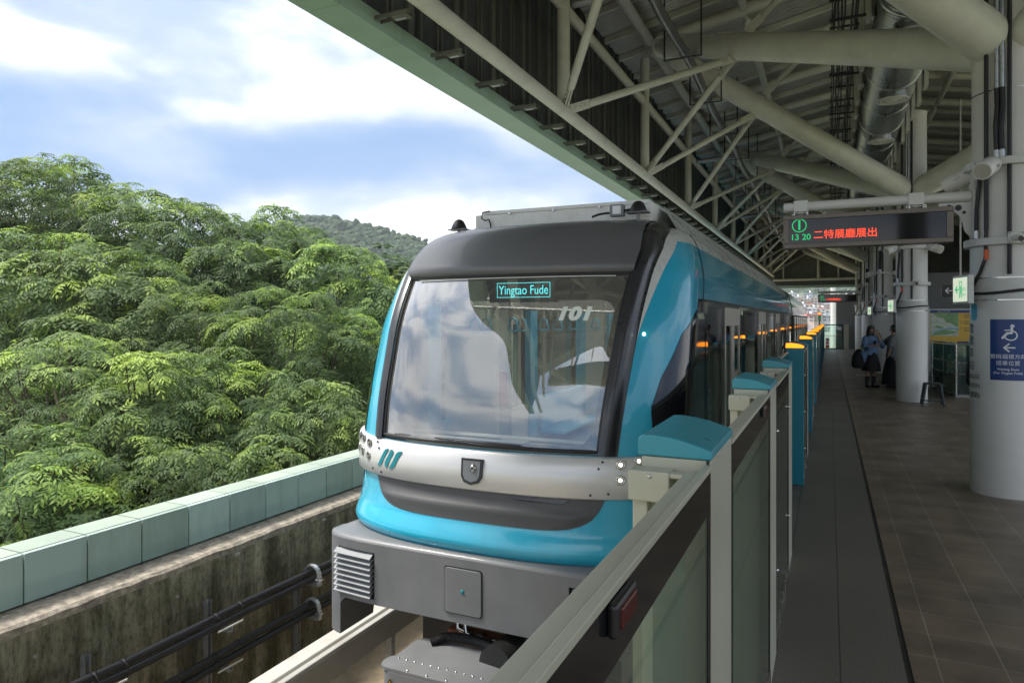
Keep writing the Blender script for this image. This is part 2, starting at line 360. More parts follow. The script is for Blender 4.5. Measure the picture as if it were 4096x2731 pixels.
# ---------------------------------------------------------------- mesh helper
def adopt(o, parent):
    """meshes are modelled in world space; keep them there when their thing's Empty stands at its base"""
    if parent is None: return
    o.parent = parent
    if parent.type == 'EMPTY': o.matrix_parent_inverse = Matrix.Translation(-Vector(parent.location))
class MB:
    def __init__(s): s.v = []; s.f = []; s.sm = []
    def add(s, vs, fs, smooth=False):
        o = len(s.v); s.v += [tuple(v) for v in vs]
        s.f += [tuple(i + o for i in f) for f in fs]; s.sm += [smooth] * len(fs)
        return s
    def box(s, x0, x1, y0, y1, z0, z1):
        if x0 > x1: x0, x1 = x1, x0
        if y0 > y1: y0, y1 = y1, y0
        if z0 > z1: z0, z1 = z1, z0
        v = [(x0, y0, z0), (x1, y0, z0), (x1, y1, z0), (x0, y1, z0), (x0, y0, z1), (x1, y0, z1), (x1, y1, z1), (x0, y1, z1)]
        f = [(0, 3, 2, 1), (4, 5, 6, 7), (0, 1, 5, 4), (1, 2, 6, 5), (2, 3, 7, 6), (3, 0, 4, 7)]
        return s.add(v, f)
    def obox(s, c, a, b, d):
        c, a, b, d = map(Vector, (c, a, b, d))
        v = [c - a - b - d, c + a - b - d, c + a + b - d, c - a + b - d, c - a - b + d, c + a - b + d, c + a + b + d, c - a + b + d]
        f = [(0, 3, 2, 1), (4, 5, 6, 7), (0, 1, 5, 4), (1, 2, 6, 5), (2, 3, 7, 6), (3, 0, 4, 7)]
        return s.add(v, f)
    def bar(s, p, q, w, h, up=(0, 0, 1)):
        p, q = Vector(p), Vector(q); d = (q - p); n = d.normalized()
        u = Vector(up)
        if abs(n.dot(u)) > .98: u = Vector((1, 0, 0))
        x = n.cross(u).normalized(); z = x.cross(n).normalized()
        return s.obox((p + q) / 2, x * w / 2, d / 2, z * h / 2)
    def tube(s, pts, r, seg=12, caps=True, smooth=True):
        pts = [Vector(p) for p in pts]; n = len(pts)
        rs = r if isinstance(r, (list, tuple)) else [r] * n
        t = []
        for i in range(n):
            a = pts[max(0, i - 1)]; b = pts[min(n - 1, i + 1)]
            d = (b - a)
            t.append(d.normalized() if d.length > 1e-9 else (t[-1] if t else Vector((0, 0, 1))))
        u = t[0].orthogonal().normalized(); vs = []
        for i in range(n):
            u = (u - t[i] * u.dot(t[i])).normalized(); w = t[i].cross(u)
            for k in range(seg):
                a = 2 * math.pi * k / seg
                vs.append(pts[i] + (u * math.cos(a) + w * math.sin(a)) * rs[i])
        fs = []
        for i in range(n - 1):
            for k in range(seg):
                k2 = (k + 1) % seg
                fs.append((i * seg + k, i * seg + k2, (i + 1) * seg + k2, (i + 1) * seg + k))
        s.add(vs, fs, smooth)
        if caps:
            s.add(vs[:seg], [tuple(range(seg))[::-1]]); s.add(vs[-seg:], [tuple(range(seg))])
        return s
    def cyl(s, p, q, r, seg=20, r2=None, caps=True): return s.tube([p, q], [r, r if r2 is None else r2], seg, caps)
    def lathe(s, c, prof, seg=32, axis='Z', smooth=True):
        c = Vector(c); vs = []
        for (r, h) in prof:
            for k in range(seg):
                a = 2 * math.pi * k / seg
                x, y = r * math.cos(a), r * math.sin(a)
                vs.append(c + (Vector((x, y, h)) if axis == 'Z' else Vector((x, h, y)) if axis == 'Y' else Vector((h, x, y))))
        fs = [(i * seg + k, i * seg + (k + 1) % seg, (i + 1) * seg + (k + 1) % seg, (i + 1) * seg + k)
              for i in range(len(prof) - 1) for k in range(seg)]
        return s.add(vs, fs, smooth)
    def prism(s, poly, fn0, fn1):
        """poly of 2D points; fn0 / fn1 map them to the two end faces"""
        n = len(poly); v = [fn0(*p) for p in poly] + [fn1(*p) for p in poly]
        f = [tuple(range(n))[::-1], tuple(range(n, 2 * n))] + [(i, (i + 1) % n, n + (i + 1) % n, n + i) for i in range(n)]
        return s.add(v, f)
    def grid(s, rows, smooth=True, closeu=False):
        nr, nc = len(rows), len(rows[0]); vs = [p for r in rows for p in r]
        fs = [(i * nc + j, i * nc + j + 1, (i + 1) * nc + j + 1, (i + 1) * nc + j) for i in range(nr - 1) for j in range(nc - 1)]
        if closeu: fs += [(i * nc + nc - 1, i * nc, (i + 1) * nc, (i + 1) * nc + nc - 1) for i in range(nr - 1)]
        return s.add(vs, fs, smooth)
    def build(s, name, m, parent=None, bevel=0, loc=None, seg=2, solid=0, recalc=True):
        me = bpy.data.meshes.new(name)
        me.from_pydata(s.v, [], s.f)
        me.polygons.foreach_set('use_smooth', s.sm)
        me.update()
        o = bpy.data.objects.new(name, me); col.objects.link(o)
        if m is not None: me.materials.append(M[m] if isinstance(m, str) else m)
        adopt(o, parent)
        if loc is not None: o.location = loc
        if recalc:
            import bmesh
            bm = bmesh.new(); bm.from_mesh(me)
            bmesh.ops.recalc_face_normals(bm, faces=bm.faces); bm.to_mesh(me); bm.free()
        if solid:
            md = o.modifiers.new('solid', 'SOLIDIFY'); md.thickness = solid; md.offset = -1
        if bevel:
            md = o.modifiers.new('bevel', 'BEVEL'); md.width = bevel; md.segments = seg
            md.limit_method = 'ANGLE'; md.angle_limit = R(40)
        return o

def tag(o, label=None, cat=None, group=None, kind=None):
    if label: o['label'] = label
    if cat: o['category'] = cat
    if group: o['group'] = group
    if kind: o['kind'] = kind
    return o
def empty(name, loc, label, cat, group=None, rz=0):
    o = bpy.data.objects.new(name, None); col.objects.link(o)
    o.location = loc; o.rotation_euler = (0, 0, rz); o.empty_display_size = .1
    return tag(o, label, cat, group)
def kids(o): return [c for c in bpy.data.objects if c.parent == o]
def copy_tree(o, parent=None):
    c = o.copy(); col.objects.link(c); c.parent = parent
    for ch in kids(o):
        copy_tree(ch, c)
    return c

def text(body, size, m, parent, name='lettering', mtx=None, extrude=.001, shear=0.0, bold=0.0, align='CENTER', sx=1.0, space=1.0):
    cu = bpy.data.curves.new(name, 'FONT'); cu.body = body; cu.size = size
    cu.extrude = extrude; cu.align_x = align; cu.align_y = 'CENTER'; cu.shear = shear; cu.offset = bold
    cu.space_character = space
    o = bpy.data.objects.new(name, cu); col.objects.link(o)
    dg = bpy.context.evaluated_depsgraph_get(); dg.update()
    me = bpy.data.meshes.new_from_object(o.evaluated_get(dg))
    bpy.data.objects.remove(o); bpy.data.curves.remove(cu)
    o = bpy.data.objects.new(name, me); col.objects.link(o)
    me.materials.clear(); me.materials.append(M[m] if isinstance(m, str) else m)
    if sx != 1.0:
        me.transform(Matrix.Diagonal((sx, 1, 1, 1)))
    if mtx is not None: me.transform(mtx)
    adopt(o, parent)
    return o
FACE_S = Matrix.Rotation(R(90), 4, 'X')          # text in the XZ plane, read from -Y
def at_s(x, y, z): return Matrix.Translation((x, y, z)) @ FACE_S
SA, CA = math.sin(R(YAW)), math.cos(R(YAW))
def W(px, py, d):
    r = (px - 1176) / 1568 * d
    return (r * CA - d * SA, r * SA + d * CA, 1.75 + (735 - py) / 1568 * d)
# ================================================================ SETTING
GATE_X = -0.25            # platform face of the screen doors
YE = 46.0                 # far end of the platform
# platform
b = MB(); b.box(0.375, 7.5, -9, YE + .6, -.25, 0.0)
tag(b.build('platform', 'tile'), kind='structure')
b = MB(); b.box(-0.52, 0.345, -9, YE + .6, -.25, 0.0)
tag(b.build('platform_edge', 'terrazzo'), kind='structure')
b = MB(); b.box(0.345, 0.375, -9, YE + .6, -.25, -.006)
tag(b.build('platform_drain_joint', 'black'), kind='structure')
b = MB(); b.box(-0.5, 0.4, -9, YE + .6, -1.6, -.25)
tag(b.build('platform_wall', 'conc_wall'), kind='structure')
# track bed
b = MB(); b.box(-4.9, 0.4, -9, 90, -1.9, -1.45)
tag(b.build('track_bed', 'conc_floor'), kind='structure')
# ground reaching the horizon
b = MB(); b.add([(-2500, -400, -9), (2500, -400, -9), (2500, 3000, -9), (-2500, 3000, -9)], [(0, 1, 2, 3)])
M['ground'] = mat('scrub ground', (.20, .21, .14), .9, var=.4, vscale=.1)
tag(b.build('ground', 'ground'), kind='structure')

# ---------------------------------------------------------------- side wall of the guideway
t = empty('guideway_wall', (-4.5, 3, -1.45), 'stained grey concrete wall beside the track, topped with pale green metal panels', 'wall')
b = MB(); rng = random.Random(3)
rows = []
ys = [-1 + i * .12 for i in range(int(62 / .12))]
zt = -.066
prof = [(-4.95, -1.9), (-4.95, zt), (-4.45, zt)]
r_e = []
for y in ys:
    j = (rng.random() - .5) * .010; k = (rng.random() - .5) * .012
    rows.append([(-4.95, y, -1.9), (-4.95, y, zt), (-4.66, y, zt), (-4.50, y, zt + j * .3), (-4.425 + j, y, zt - .004 + k * .4), (-4.40 + j * .7, y, zt - .022 + k), (-4.40, y, zt - .07), (-4.40, y, -1.45)])
side = [[r[6], r[7]] for r in rows]; top = [r[1:7] for r in rows]
MB().grid(side, False).build('wall_face', 'conc_wall', t)
MB().grid(top, False).build('ledge', 'conc_top', t)
MB().grid([r[0:2] for r in rows], False).build('outer_face', 'conc_wall', t)
y0 = 2.63
for i in range(-5, 22):
    ya, yb = y0 + .412 * i + .005, y0 + .412 * (i + 1) - .005
    b = MB(); b.box(-4.92, -4.647, ya, yb, zt + .012, .263)
    p = b.build('panel', 'panel_green', t, bevel=.004)
b = MB()
for i in range(-5, 22):
    ya, yb = y0 + .412 * i + .005, y0 + .412 * (i + 1) - .005
    MB().box(-4.925, -4.685, ya, yb, .2635, .268).build('coping', 'coping', t, bevel=.002)
MB().box(-4.925, -4.645, y0 + .412 * 22, 46, zt + .012, .267).build('far_panel', 'panel_green', t)
MB().box(-4.90, -4.67, -1, 46, zt + .001, .25).build('backing', 'black', t)
for y in (2.55, 3.55, 4.62, 5.9):
    MB().cyl((-4.402, y, -.30), (-4.392, y, -.30), .016, 16).build('anchor', 'conc_top', t)
    MB().cyl((-4.3925, y, -.30), (-4.388, y, -.30), .006, 10).build('anchor_bolt', 'rail_white', t)
for y in (4.1, 5.15, 6.1):
    MB().box(-4.402, -4.392, y, y + .05, -.17, -.15).build('clip', 'galv', t, bevel=.002)

# cables along the wall on strut brackets
def cable_run(z, label, wob):
    pts1, pts2 = [], []
    for i in range(60):
        y = -1 + i * .5
        s_ = math.sin(y * 3.27 + 1) * .010 + math.sin(y * 1.2 + wob) * .012
        pts1.append((-4.215, y, z + .03 + s_)); pts2.append((-4.19, y, z - .028 + s_ * .8))
    t = empty('power_cable', (-4.2, 3, z), label, 'cable', 'power cable pairs along the guideway wall')
    MB().tube(pts1, .029, 12).build('cable', 'black', t)
    MB().tube(pts2, .028, 12).build('cable', 'black', t)
    for y in (1.9, 2.78, 2.98, 3.72, 3.95):
        s_ = math.sin(y * 3.27 + 1) * .010 + math.sin(y * 1.2 + wob) * .012
        b = MB(); b.lathe((-4.203, y, z + .001 + s_), [(.065, -.004), (.069, 0), (.065, .004)], 18, 'Y')
        b.cyl((-4.17, y, z + .05 + s_), (-4.165, y + .004, z + .095 + s_), .0025, 6)
        b.build('cable_tie', 'black', t)
    return t
cable_run(-.52, 'upper pair of black power cables running along the stained concrete wall', 0)
cable_run(-.82, 'lower pair of black power cables running along the stained concrete wall', .8)
for i, (y, lab) in enumerate([(2.85, 'galvanised cable bracket post nearest the bottom left corner, only its top showing'),
                              (3.81, 'galvanised cable bracket post with white tie bars, second from the left'),
                              (4.79, 'galvanised cable bracket post with round cleats, beside the grey louvres of the train'),
                              (5.77, 'galvanised cable bracket post half hidden behind the train nose'),
                              ]):
    t = empty('cable_bracket', (-4.38, y, -1.4), lab, 'bracket', 'cable brackets on the guideway wall')
    top_z = -.42 if i < 2 else -.60
    b = MB(); b.box(-4.398, -4.355, y - .022, y - .018, -1.25, top_z); b.box(-4.398, -4.355, y + .018, y + .022, -1.25, top_z); b.box(-4.398, -4.394, y - .018, y + .018, -1.25, top_z)
    b.build('channel', 'galv', t)
    for z in (-.60, -.90):
        b = MB(); b.box(-4.36, -4.13, y - .018, y - .015, z - .02, z + .012); b.box(-4.36, -4.13, y + .015, y + .018, z - .02, z + .012); b.box(-4.36, -4.13, y - .015, y + .015, z - .02, z - .016)
        b.build('arm', 'galv', t)
        if i >= 2:
            zc = z + .08
            b = MB()
            arc = [(-4.20 + .085 * math.cos(a), y, zc + .085 * math.sin(a)) for a in [math.pi * (k / 12 * 1.25 - .12) for k in range(13)]]
            rr = []
            for k, p in enumerate(arc):
                c = Vector((-4.20, y, zc)); d = (Vector(p) - c).normalized()
                rr.append([c + d * .07 + Vector((0, -.02, 0)), c + d * .088 + Vector((0, -.02, 0)), c + d * .088 + Vector((0, .02, 0)), c + d * .07 + Vector((0, .02, 0))])
            b.grid(rr, False, True)
            b.box(-4.125, -4.105, y - .02, y + .02, z - .015, z + .07)
            b.box(-4.15, -4.09, y - .02, y + .02, z + .03, z + .045)
            b.build('cleat', 'galv', t, bevel=.003)
        else:
            b = MB(); b.bar((-4.13, y - .12, z + .025), (-4.11, y + .10, z + .035), .006, .012); b.build('tie_bar', 'white_steel', t)

# conductor rail cover and its bracket
t = empty('conductor_rail', (-3.40, 4, -1.4), 'long off white rail cover running along the track towards the train', 'rail')
b = MB(); b.prism([(-3.48, -.82), (-3.48, -.655), (-3.455, -.625), (-3.33, -.625), (-3.315, -.645), (-3.285, -.655), (-3.275, -.68), (-3.275, -.86), (-3.44, -.86)],
                  lambda x, z: (x, -1, z), lambda x, z: (x, 33, z)); b.build('cover', 'rail_white', t, bevel=.006)
for y in (4.75, 8.2, 11.6):
    b = MB(); b.box(-3.36, -3.30, y - .03, y + .03, -1.30, -.80); b.box(-3.36, -2.62, y - .05, y + .05, -1.30, -1.235)
    b.cyl((-2.75, y, -1.235), (-2.75, y, -1.225), .02, 6); b.box(-2.72, -2.60, y - .09, y + .09, -1.45, -1.25)
    b.build('bracket', 'galv', t, bevel=.004)
for i, (x, lab) in enumerate([(-2.77, 'running rail further from the platform, under the train'), (-1.30, 'running rail nearer the platform, under the train')]):
    b = MB(); b.prism([(-.07, -1.45), (.07, -1.45), (.07, -1.44), (.012, -1.42), (.012, -1.34), (.036, -1.325), (.036, -1.29), (-.036, -1.29), (-.036, -1.325), (-.012, -1.34), (-.012, -1.42), (-.07, -1.44)],
                      lambda a, z: (x + a, -2, z), lambda a, z: (x + a, 60, z))
    tag(b.build('running_rail', 'steel'), lab, 'rail', 'running rails of the track')

# ================================================================ STATION CANOPY
H = 1.75
CH = (-3.16, H + 2.74)       # lower chord
UC = (-3.16, H + 4.12)
NODES = [4.05 + 4.35 * i for i in range(-3, 10)]        # chord nodes, every second one on a column line
canopy = empty('station_canopy', (-3.16, 8.4, 0), 'long dark station roof on beige tubular trusses with a green metal edge', 'canopy')
e = 2.55 + H
b = MB()
for i in range(-10, 47):
    ya, yb = 4.42 + .884 * i, 4.42 + .884 * (i + 1) - .005
    b.box(-3.91, -3.59, ya, yb, e, e + .012)
    b.box(-3.604, -3.59, ya, yb, e + .0125, e + .149)
    b.box(-3.924, -3.911, ya, yb, e, e + .9)
b.build('fascia', 'fascia', canopy, recalc=True)
MB().box(-3.90, -3.61, -4.6, YE, e + .013, e + .08).build('fascia_core', 'blackmetal', canopy)
# cladding behind the truss
b = MB(); b.box(-3.90, -3.84, -4.6, YE, e + .081, H + 5.9)
b.build('cladding', 'clad', canopy)
b = MB(); y = .15 - .93 * 5
while y < YE:
    b.box(-3.84, -3.80, y, y + .10, e + .1, H + 5.9)
    b.box(-3.84, -3.785, y + .20, y + .235, e + .1, H + 5.9)
    b.box(-3.84, -3.815, y + .58, y + .61, e + .1, H + 5.9)
    b.box(-3.84, -3.815, y + .66, y + .69, e + .1, H + 5.9)
    y += .93
b.build('cladding_rib', 'clad_rib', canopy)
y = .15 + .93 * 4
while y < YE:
    b = MB()
    b.box(-3.80, -3.792, y - .02, y + .10, CH[1] - .16, CH[1] + .10)
    b.box(-3.792, -3.24, y + .08, y + .088, CH[1] - .13, CH[1] - .095)
    b.box(-3.792, -3.24, y + .17, y + .178, CH[1] - .13, CH[1] - .095)
    b.box(-3.42, -3.26, y + .08, y + .178, CH[1] - .138, CH[1] - .131)
    b.build('chord_bracket', 'clad_rib', canopy)
    bl = MB(); bl.box(-3.40, -3.30, y + .115, y + .145, CH[1] - .150, CH[1] - .139); bl.build('bracket_plate', 'galv', canopy)
    y += .93
# chords
MB().tube([(CH[0], -4.6, CH[1]), (CH[0], YE - .3, CH[1])], .082, 20).build('lower_chord', 'beige', canopy)
MB().tube([(UC[0] - .02, -4.6, UC[1]), (UC[0] - .02, YE - .3, UC[1])], .072, 16).build('upper_chord', 'beige', canopy)
TC = (-3.0, H + 5.12)

def pinned(p, q, r, name='strut', mt='beige', parent=None, ends=(1, 1), fork=.34):
    """tube that ends in bolted fork plates"""
    p, q = Vector(p), Vector(q); n = (q - p).normalized(); L_ = (q - p).length
    a = p + n * (fork if ends[0] else 0); c = q - n * (fork if ends[1] else 0)
    b = MB(); b.tube([a, a + n * .03, c - n * .03, c], [r * .9, r, r, r * .9], 14)
    x = n.cross(Vector((0, 0, 1)));
    x = x.normalized() if x.length > .1 else Vector((1, 0, 0)); z = x.cross(n).normalized()
    for k, (o, s_) in enumerate(((p, 1), (q, -1))):
        if not ends[k]: continue
        for off in (-.016, .016):
            b.obox(o + n * s_ * (fork * .55) + x * off, n * fork * .5, z * r * 1.12, x * .007)
        for j in range(3):
            c0 = o + n * s_ * (.10 + j * .085)
            b.tube([c0 - x * .040, c0 + x * .040], .019, 6, True, False)
    return b.build(name, mt, parent)
def col_x(): return 1.60
COLS = [8.4 + 8.7 * k for k in range(-1, 5)]
def arm_pt(cy, s_, x):        # point on a column's left arm (s_ = -1 towards the camera, +1 away)
    tt = (1.60 - x) / 4.6
    return Vector((x, cy + s_ * 4.35 * tt, H + 2.75 + 2.4 * tt))
inner = []
for cy in COLS:
    for s_ in (-1, 1): inner.append(arm_pt(cy, s_, -1.30))
for y in NODES:
    if y < -4.6 or y > YE: continue
    MB().tube([(CH[0], y, CH[1] + .05), (CH[0], y, H + 4.92)], .084, 16).build('truss_post', 'beige', canopy)
    near = sorted(inner, key=lambda p: abs(p.y - y))[:2]
    for p in near:
        if abs(p.y - y) < 3.2:
            n_ = Vector((CH[0] + .05, y + (.08 if p.y > y else -.08), CH[1] + .03))
            pinned(n_, p + Vector((-.05, 0, -.17)), .052, 'web_strut', parent=canopy)
for p in inner:
    if -4.6 < p.y < YE:
        pinned(p + Vector((-.08, 0, .15)), (-2.45, p.y - (1.0 if p.y % 8.7 > 4 else -1.0) * .9, H + 4.92), .075, 'upper_strut', parent=canopy)
        pinned(p + Vector((.12, 0, .18)), (-.35, p.y + .3, H + 5.35), .06, 'upper_strut', parent=canopy)
# top chord and purlins run lengthwise, cross tubes carry the deck
for x, z, r in ((TC[0], TC[1], .095), (-1.35, H + 5.42, .07), (.55, H + 5.75, .07), (2.6, H + 5.75, .07), (4.5, H + 5.42, .07), (6.2, H + 5.1, .095)):
    for y in NODES:
        if y > -5 and y < YE - 4:
            b = MB(); b.tube([(x, y + .22, z), (x, y + .30, z), (x, y + 4.05, z), (x, y + 4.13, z)], [r * .45, r, r, r * .45], 12)
            b.tube([(x, y + .05, z), (x, y + .25, z)], .025, 8)
            b.build('purlin', 'beige', canopy)
for y in [n + k for n in NODES for k in (0, 2.175)]:
    if -4.6 < y < YE:
        MB().tube([(TC[0], y, TC[1] + .12), (1.6, y, H + 6.05), (6.2, y, TC[1] + .12)], .10, 12).build('cross_tube', 'beige', canopy)
# corrugated deck : profile along Y, two slopes
def deck_z(x): return H + 5.42 + (.92 * (1 - abs(x - 1.6) / 4.6))
rows = []; y = -4.6
pro = [(0, 0), (.02, .03), (.055, .03), (.075, 0)]
while y < YE + .3:
    for dy, dz in pro:
        rows.append([(x, y + dy, deck_z(x) + dz) for x in (-3.83, 1.6, 7.6)])
    y += .11
MB().grid(rows, False).build('roof_deck', 'deck', canopy)
MB().box(-3.93, 7.8, -4.6, YE + .6, H + 6.6, H + 6.7).build('roof_top', 'clad', canopy)
MB().box(-3.90, -3.84, -4.6, YE, H + 5.905, H + 6.62).build('roof_kerb', 'clad', canopy)
b = MB()
for y in [n + k for n in NODES for k in (0.5, 1.6, 2.8, 3.9)]:
    if -4.6 < y < YE:
        for x0, x1 in ((-3.8, 1.6), (1.6, 7.4)):
            b.bar((x0, y, deck_z(x0) - .06), (x1, y, deck_z(x1) - .06), .07, .10)
b.build('deck_joist', 'beige', canopy)
# gable end
b = MB(); b.box(-3.8, 7.5, YE - .1, YE, H + 2.12, H + 6.6)
b.build('gable_wall', 'clad_rib', canopy)
for x in (-2.6, -4.6, -.6, .5, 1.6, 2.7):
    MB().cyl((x, YE - .25, H + 2.45), (x, YE - .25, H + 5.6), .05 if x != -.6 else .09, 10).build('gable_post', 'beige', canopy)
MB().tube([(-3.2, YE - .3, H + 2.5), (7, YE - .3, H + 2.5)], .085, 12).build('gable_chord', 'beige', canopy)
MB().box(-3.8, 7.5, YE - .35, YE + .1, H + 1.98, H + 2.14).build('gable_fascia', 'fascia', canopy)

# steel drain pipe with slotted hangers
t = empty('drain_pipe', (-2.15, 10, H + 4.4), 'dull steel drain pipe running under the roof on slotted hangers', 'pipe')
pts = []
for i in range(60):
    y = 1 + i * .78
    pts.append((-2.12 + .03 * math.sin(i), y, H + 4.45 - .012 * i))
MB().tube(pts, .075, 14).build('pipe', 'dpipe', t)
for i in range(4, 56, 3):
    p = Vector(pts[i]); MB().tube([p - Vector((0, .05, 0)), p + Vector((0, .05, 0))], .088, 14).build('coupling', 'dpipe', t)
    b = MB(); b.box(p.x - .30, p.x - .275, p.y - .20, p.y - .19, p.z - .14, p.z + 1.1); b.box(p.x + .275, p.x + .30, p.y - .20, p.y - .19, p.z - .14, p.z + 1.1)
    b.box(p.x - .30, p.x + .30, p.y - .215, p.y - .175, p.z - .155, p.z - .14); b.build('hanger', 'blackmetal', t)
for i in (10, 22, 34):
    p = Vector(pts[i]); MB().tube([p, p + Vector((-.4, -.1, -.05)), p + Vector((-1.0, -.15, -.1))], .055, 12).build('branch', 'dpipe', t)

# spiral duct
t = empty('air_duct', (.9, 10, H + 4.0), 'large spiral seamed metal air duct hanging under the roof', 'duct')
DX, DZ, DR = .93, H + 4.02, .385
rows = []; y = 1.0
while y < 25:
    for dy, dr in ((0, 0), (.008, .007), (.016, 0), (.085, 0)):
        rr = DR + dr
        rows.append([(DX + rr * math.cos(a), y + dy + .10 * a / 6.283, DZ + rr * math.sin(a)) for a in [2 * math.pi * k / 40 for k in range(41)]])
    y += .10
MB().grid(rows, True).build('duct_tube', 'duct', t)
for y in [2.2 + 1.45 * k for k in range(15)]:
    b = MB(); b.lathe((DX, y, DZ), [(DR, -.02), (DR + .02, -.015), (DR + .02, .015), (DR, .02)], 40, 'Y'); b.build('duct_band', 'duct', t)
for y in (6.9, 9.75, 12.6, 15.4, 18.2, 21.0, 23.8):
    b = MB(); b.cyl((DX, y, DZ - DR - .085), (DX, y, DZ - DR + .12), .20, 28); c = b.build('diffuser_neck', 'duct', t)
    b = MB()
    for k, r_ in enumerate((.235, .18, .13, .08, .035)):
        b.lathe((DX, y, DZ - DR - .09), [(r_, .012), (r_ + .004, -.004 - .003 * k), (r_ - .018, -.006 - .003 * k), (r_ - .030, .012)], 30)
    b.lathe((DX, y, DZ - DR - .088), [(.235, .005), (.0001, .008)], 30)
    b.build('diffuser', 'white_col', c)
# joist frames and trays beside the duct
t = empty('cable_tray', (.25, 10, H + 4.4), 'black hanging cable trays with looped cables left of the air duct', 'cable tray')
b = MB(); bc = MB(); rg = random.Random(5)
for i in range(14):
    y = 3 + i * 2.2; zc = H + 4.30
    b = MB()
    for dx in (-.02, .34): b.box(.05 + dx, .062 + dx, y, y + .012, zc - .5, zc + .55)
    for k in range(4):
        b.box(.0, .42, y - .02, y + .02, zc - .5 + .25 * k, zc - .475 + .25 * k)
    b.build('tray', 'blackmetal', t)
for k in range(7):
    pts = [(.06 + .05 * k + rg.uniform(-.01, .01), 2 + .72 * j, H + 3.83 + .25 * (k % 4) + .03 + .05 * math.sin(j * 2.1 + k)) for j in range(46)]
    bc.tube(pts, .014, 6)
bc.build('cables', 'black', t)
t = empty('hanger_frame', (.50, 10, H + 4.6), 'row of beige folded steel hanger plates supporting the air duct', 'hanger')
for i in range(24):
    y = 3.2 + i * .95
    MB().box(.43, .49, y, y + .30, H + 3.9, H + 4.9).build('plate', 'beige', t)
    MB().box(.41, .55, y + .301, y + .36, H + 4.0, H + 4.8).build('plate', 'beige', t)
    MB().box(1.38, 1.44, y, y + .25, H + 3.75, H + 4.4).build('plate', 'beige', t)

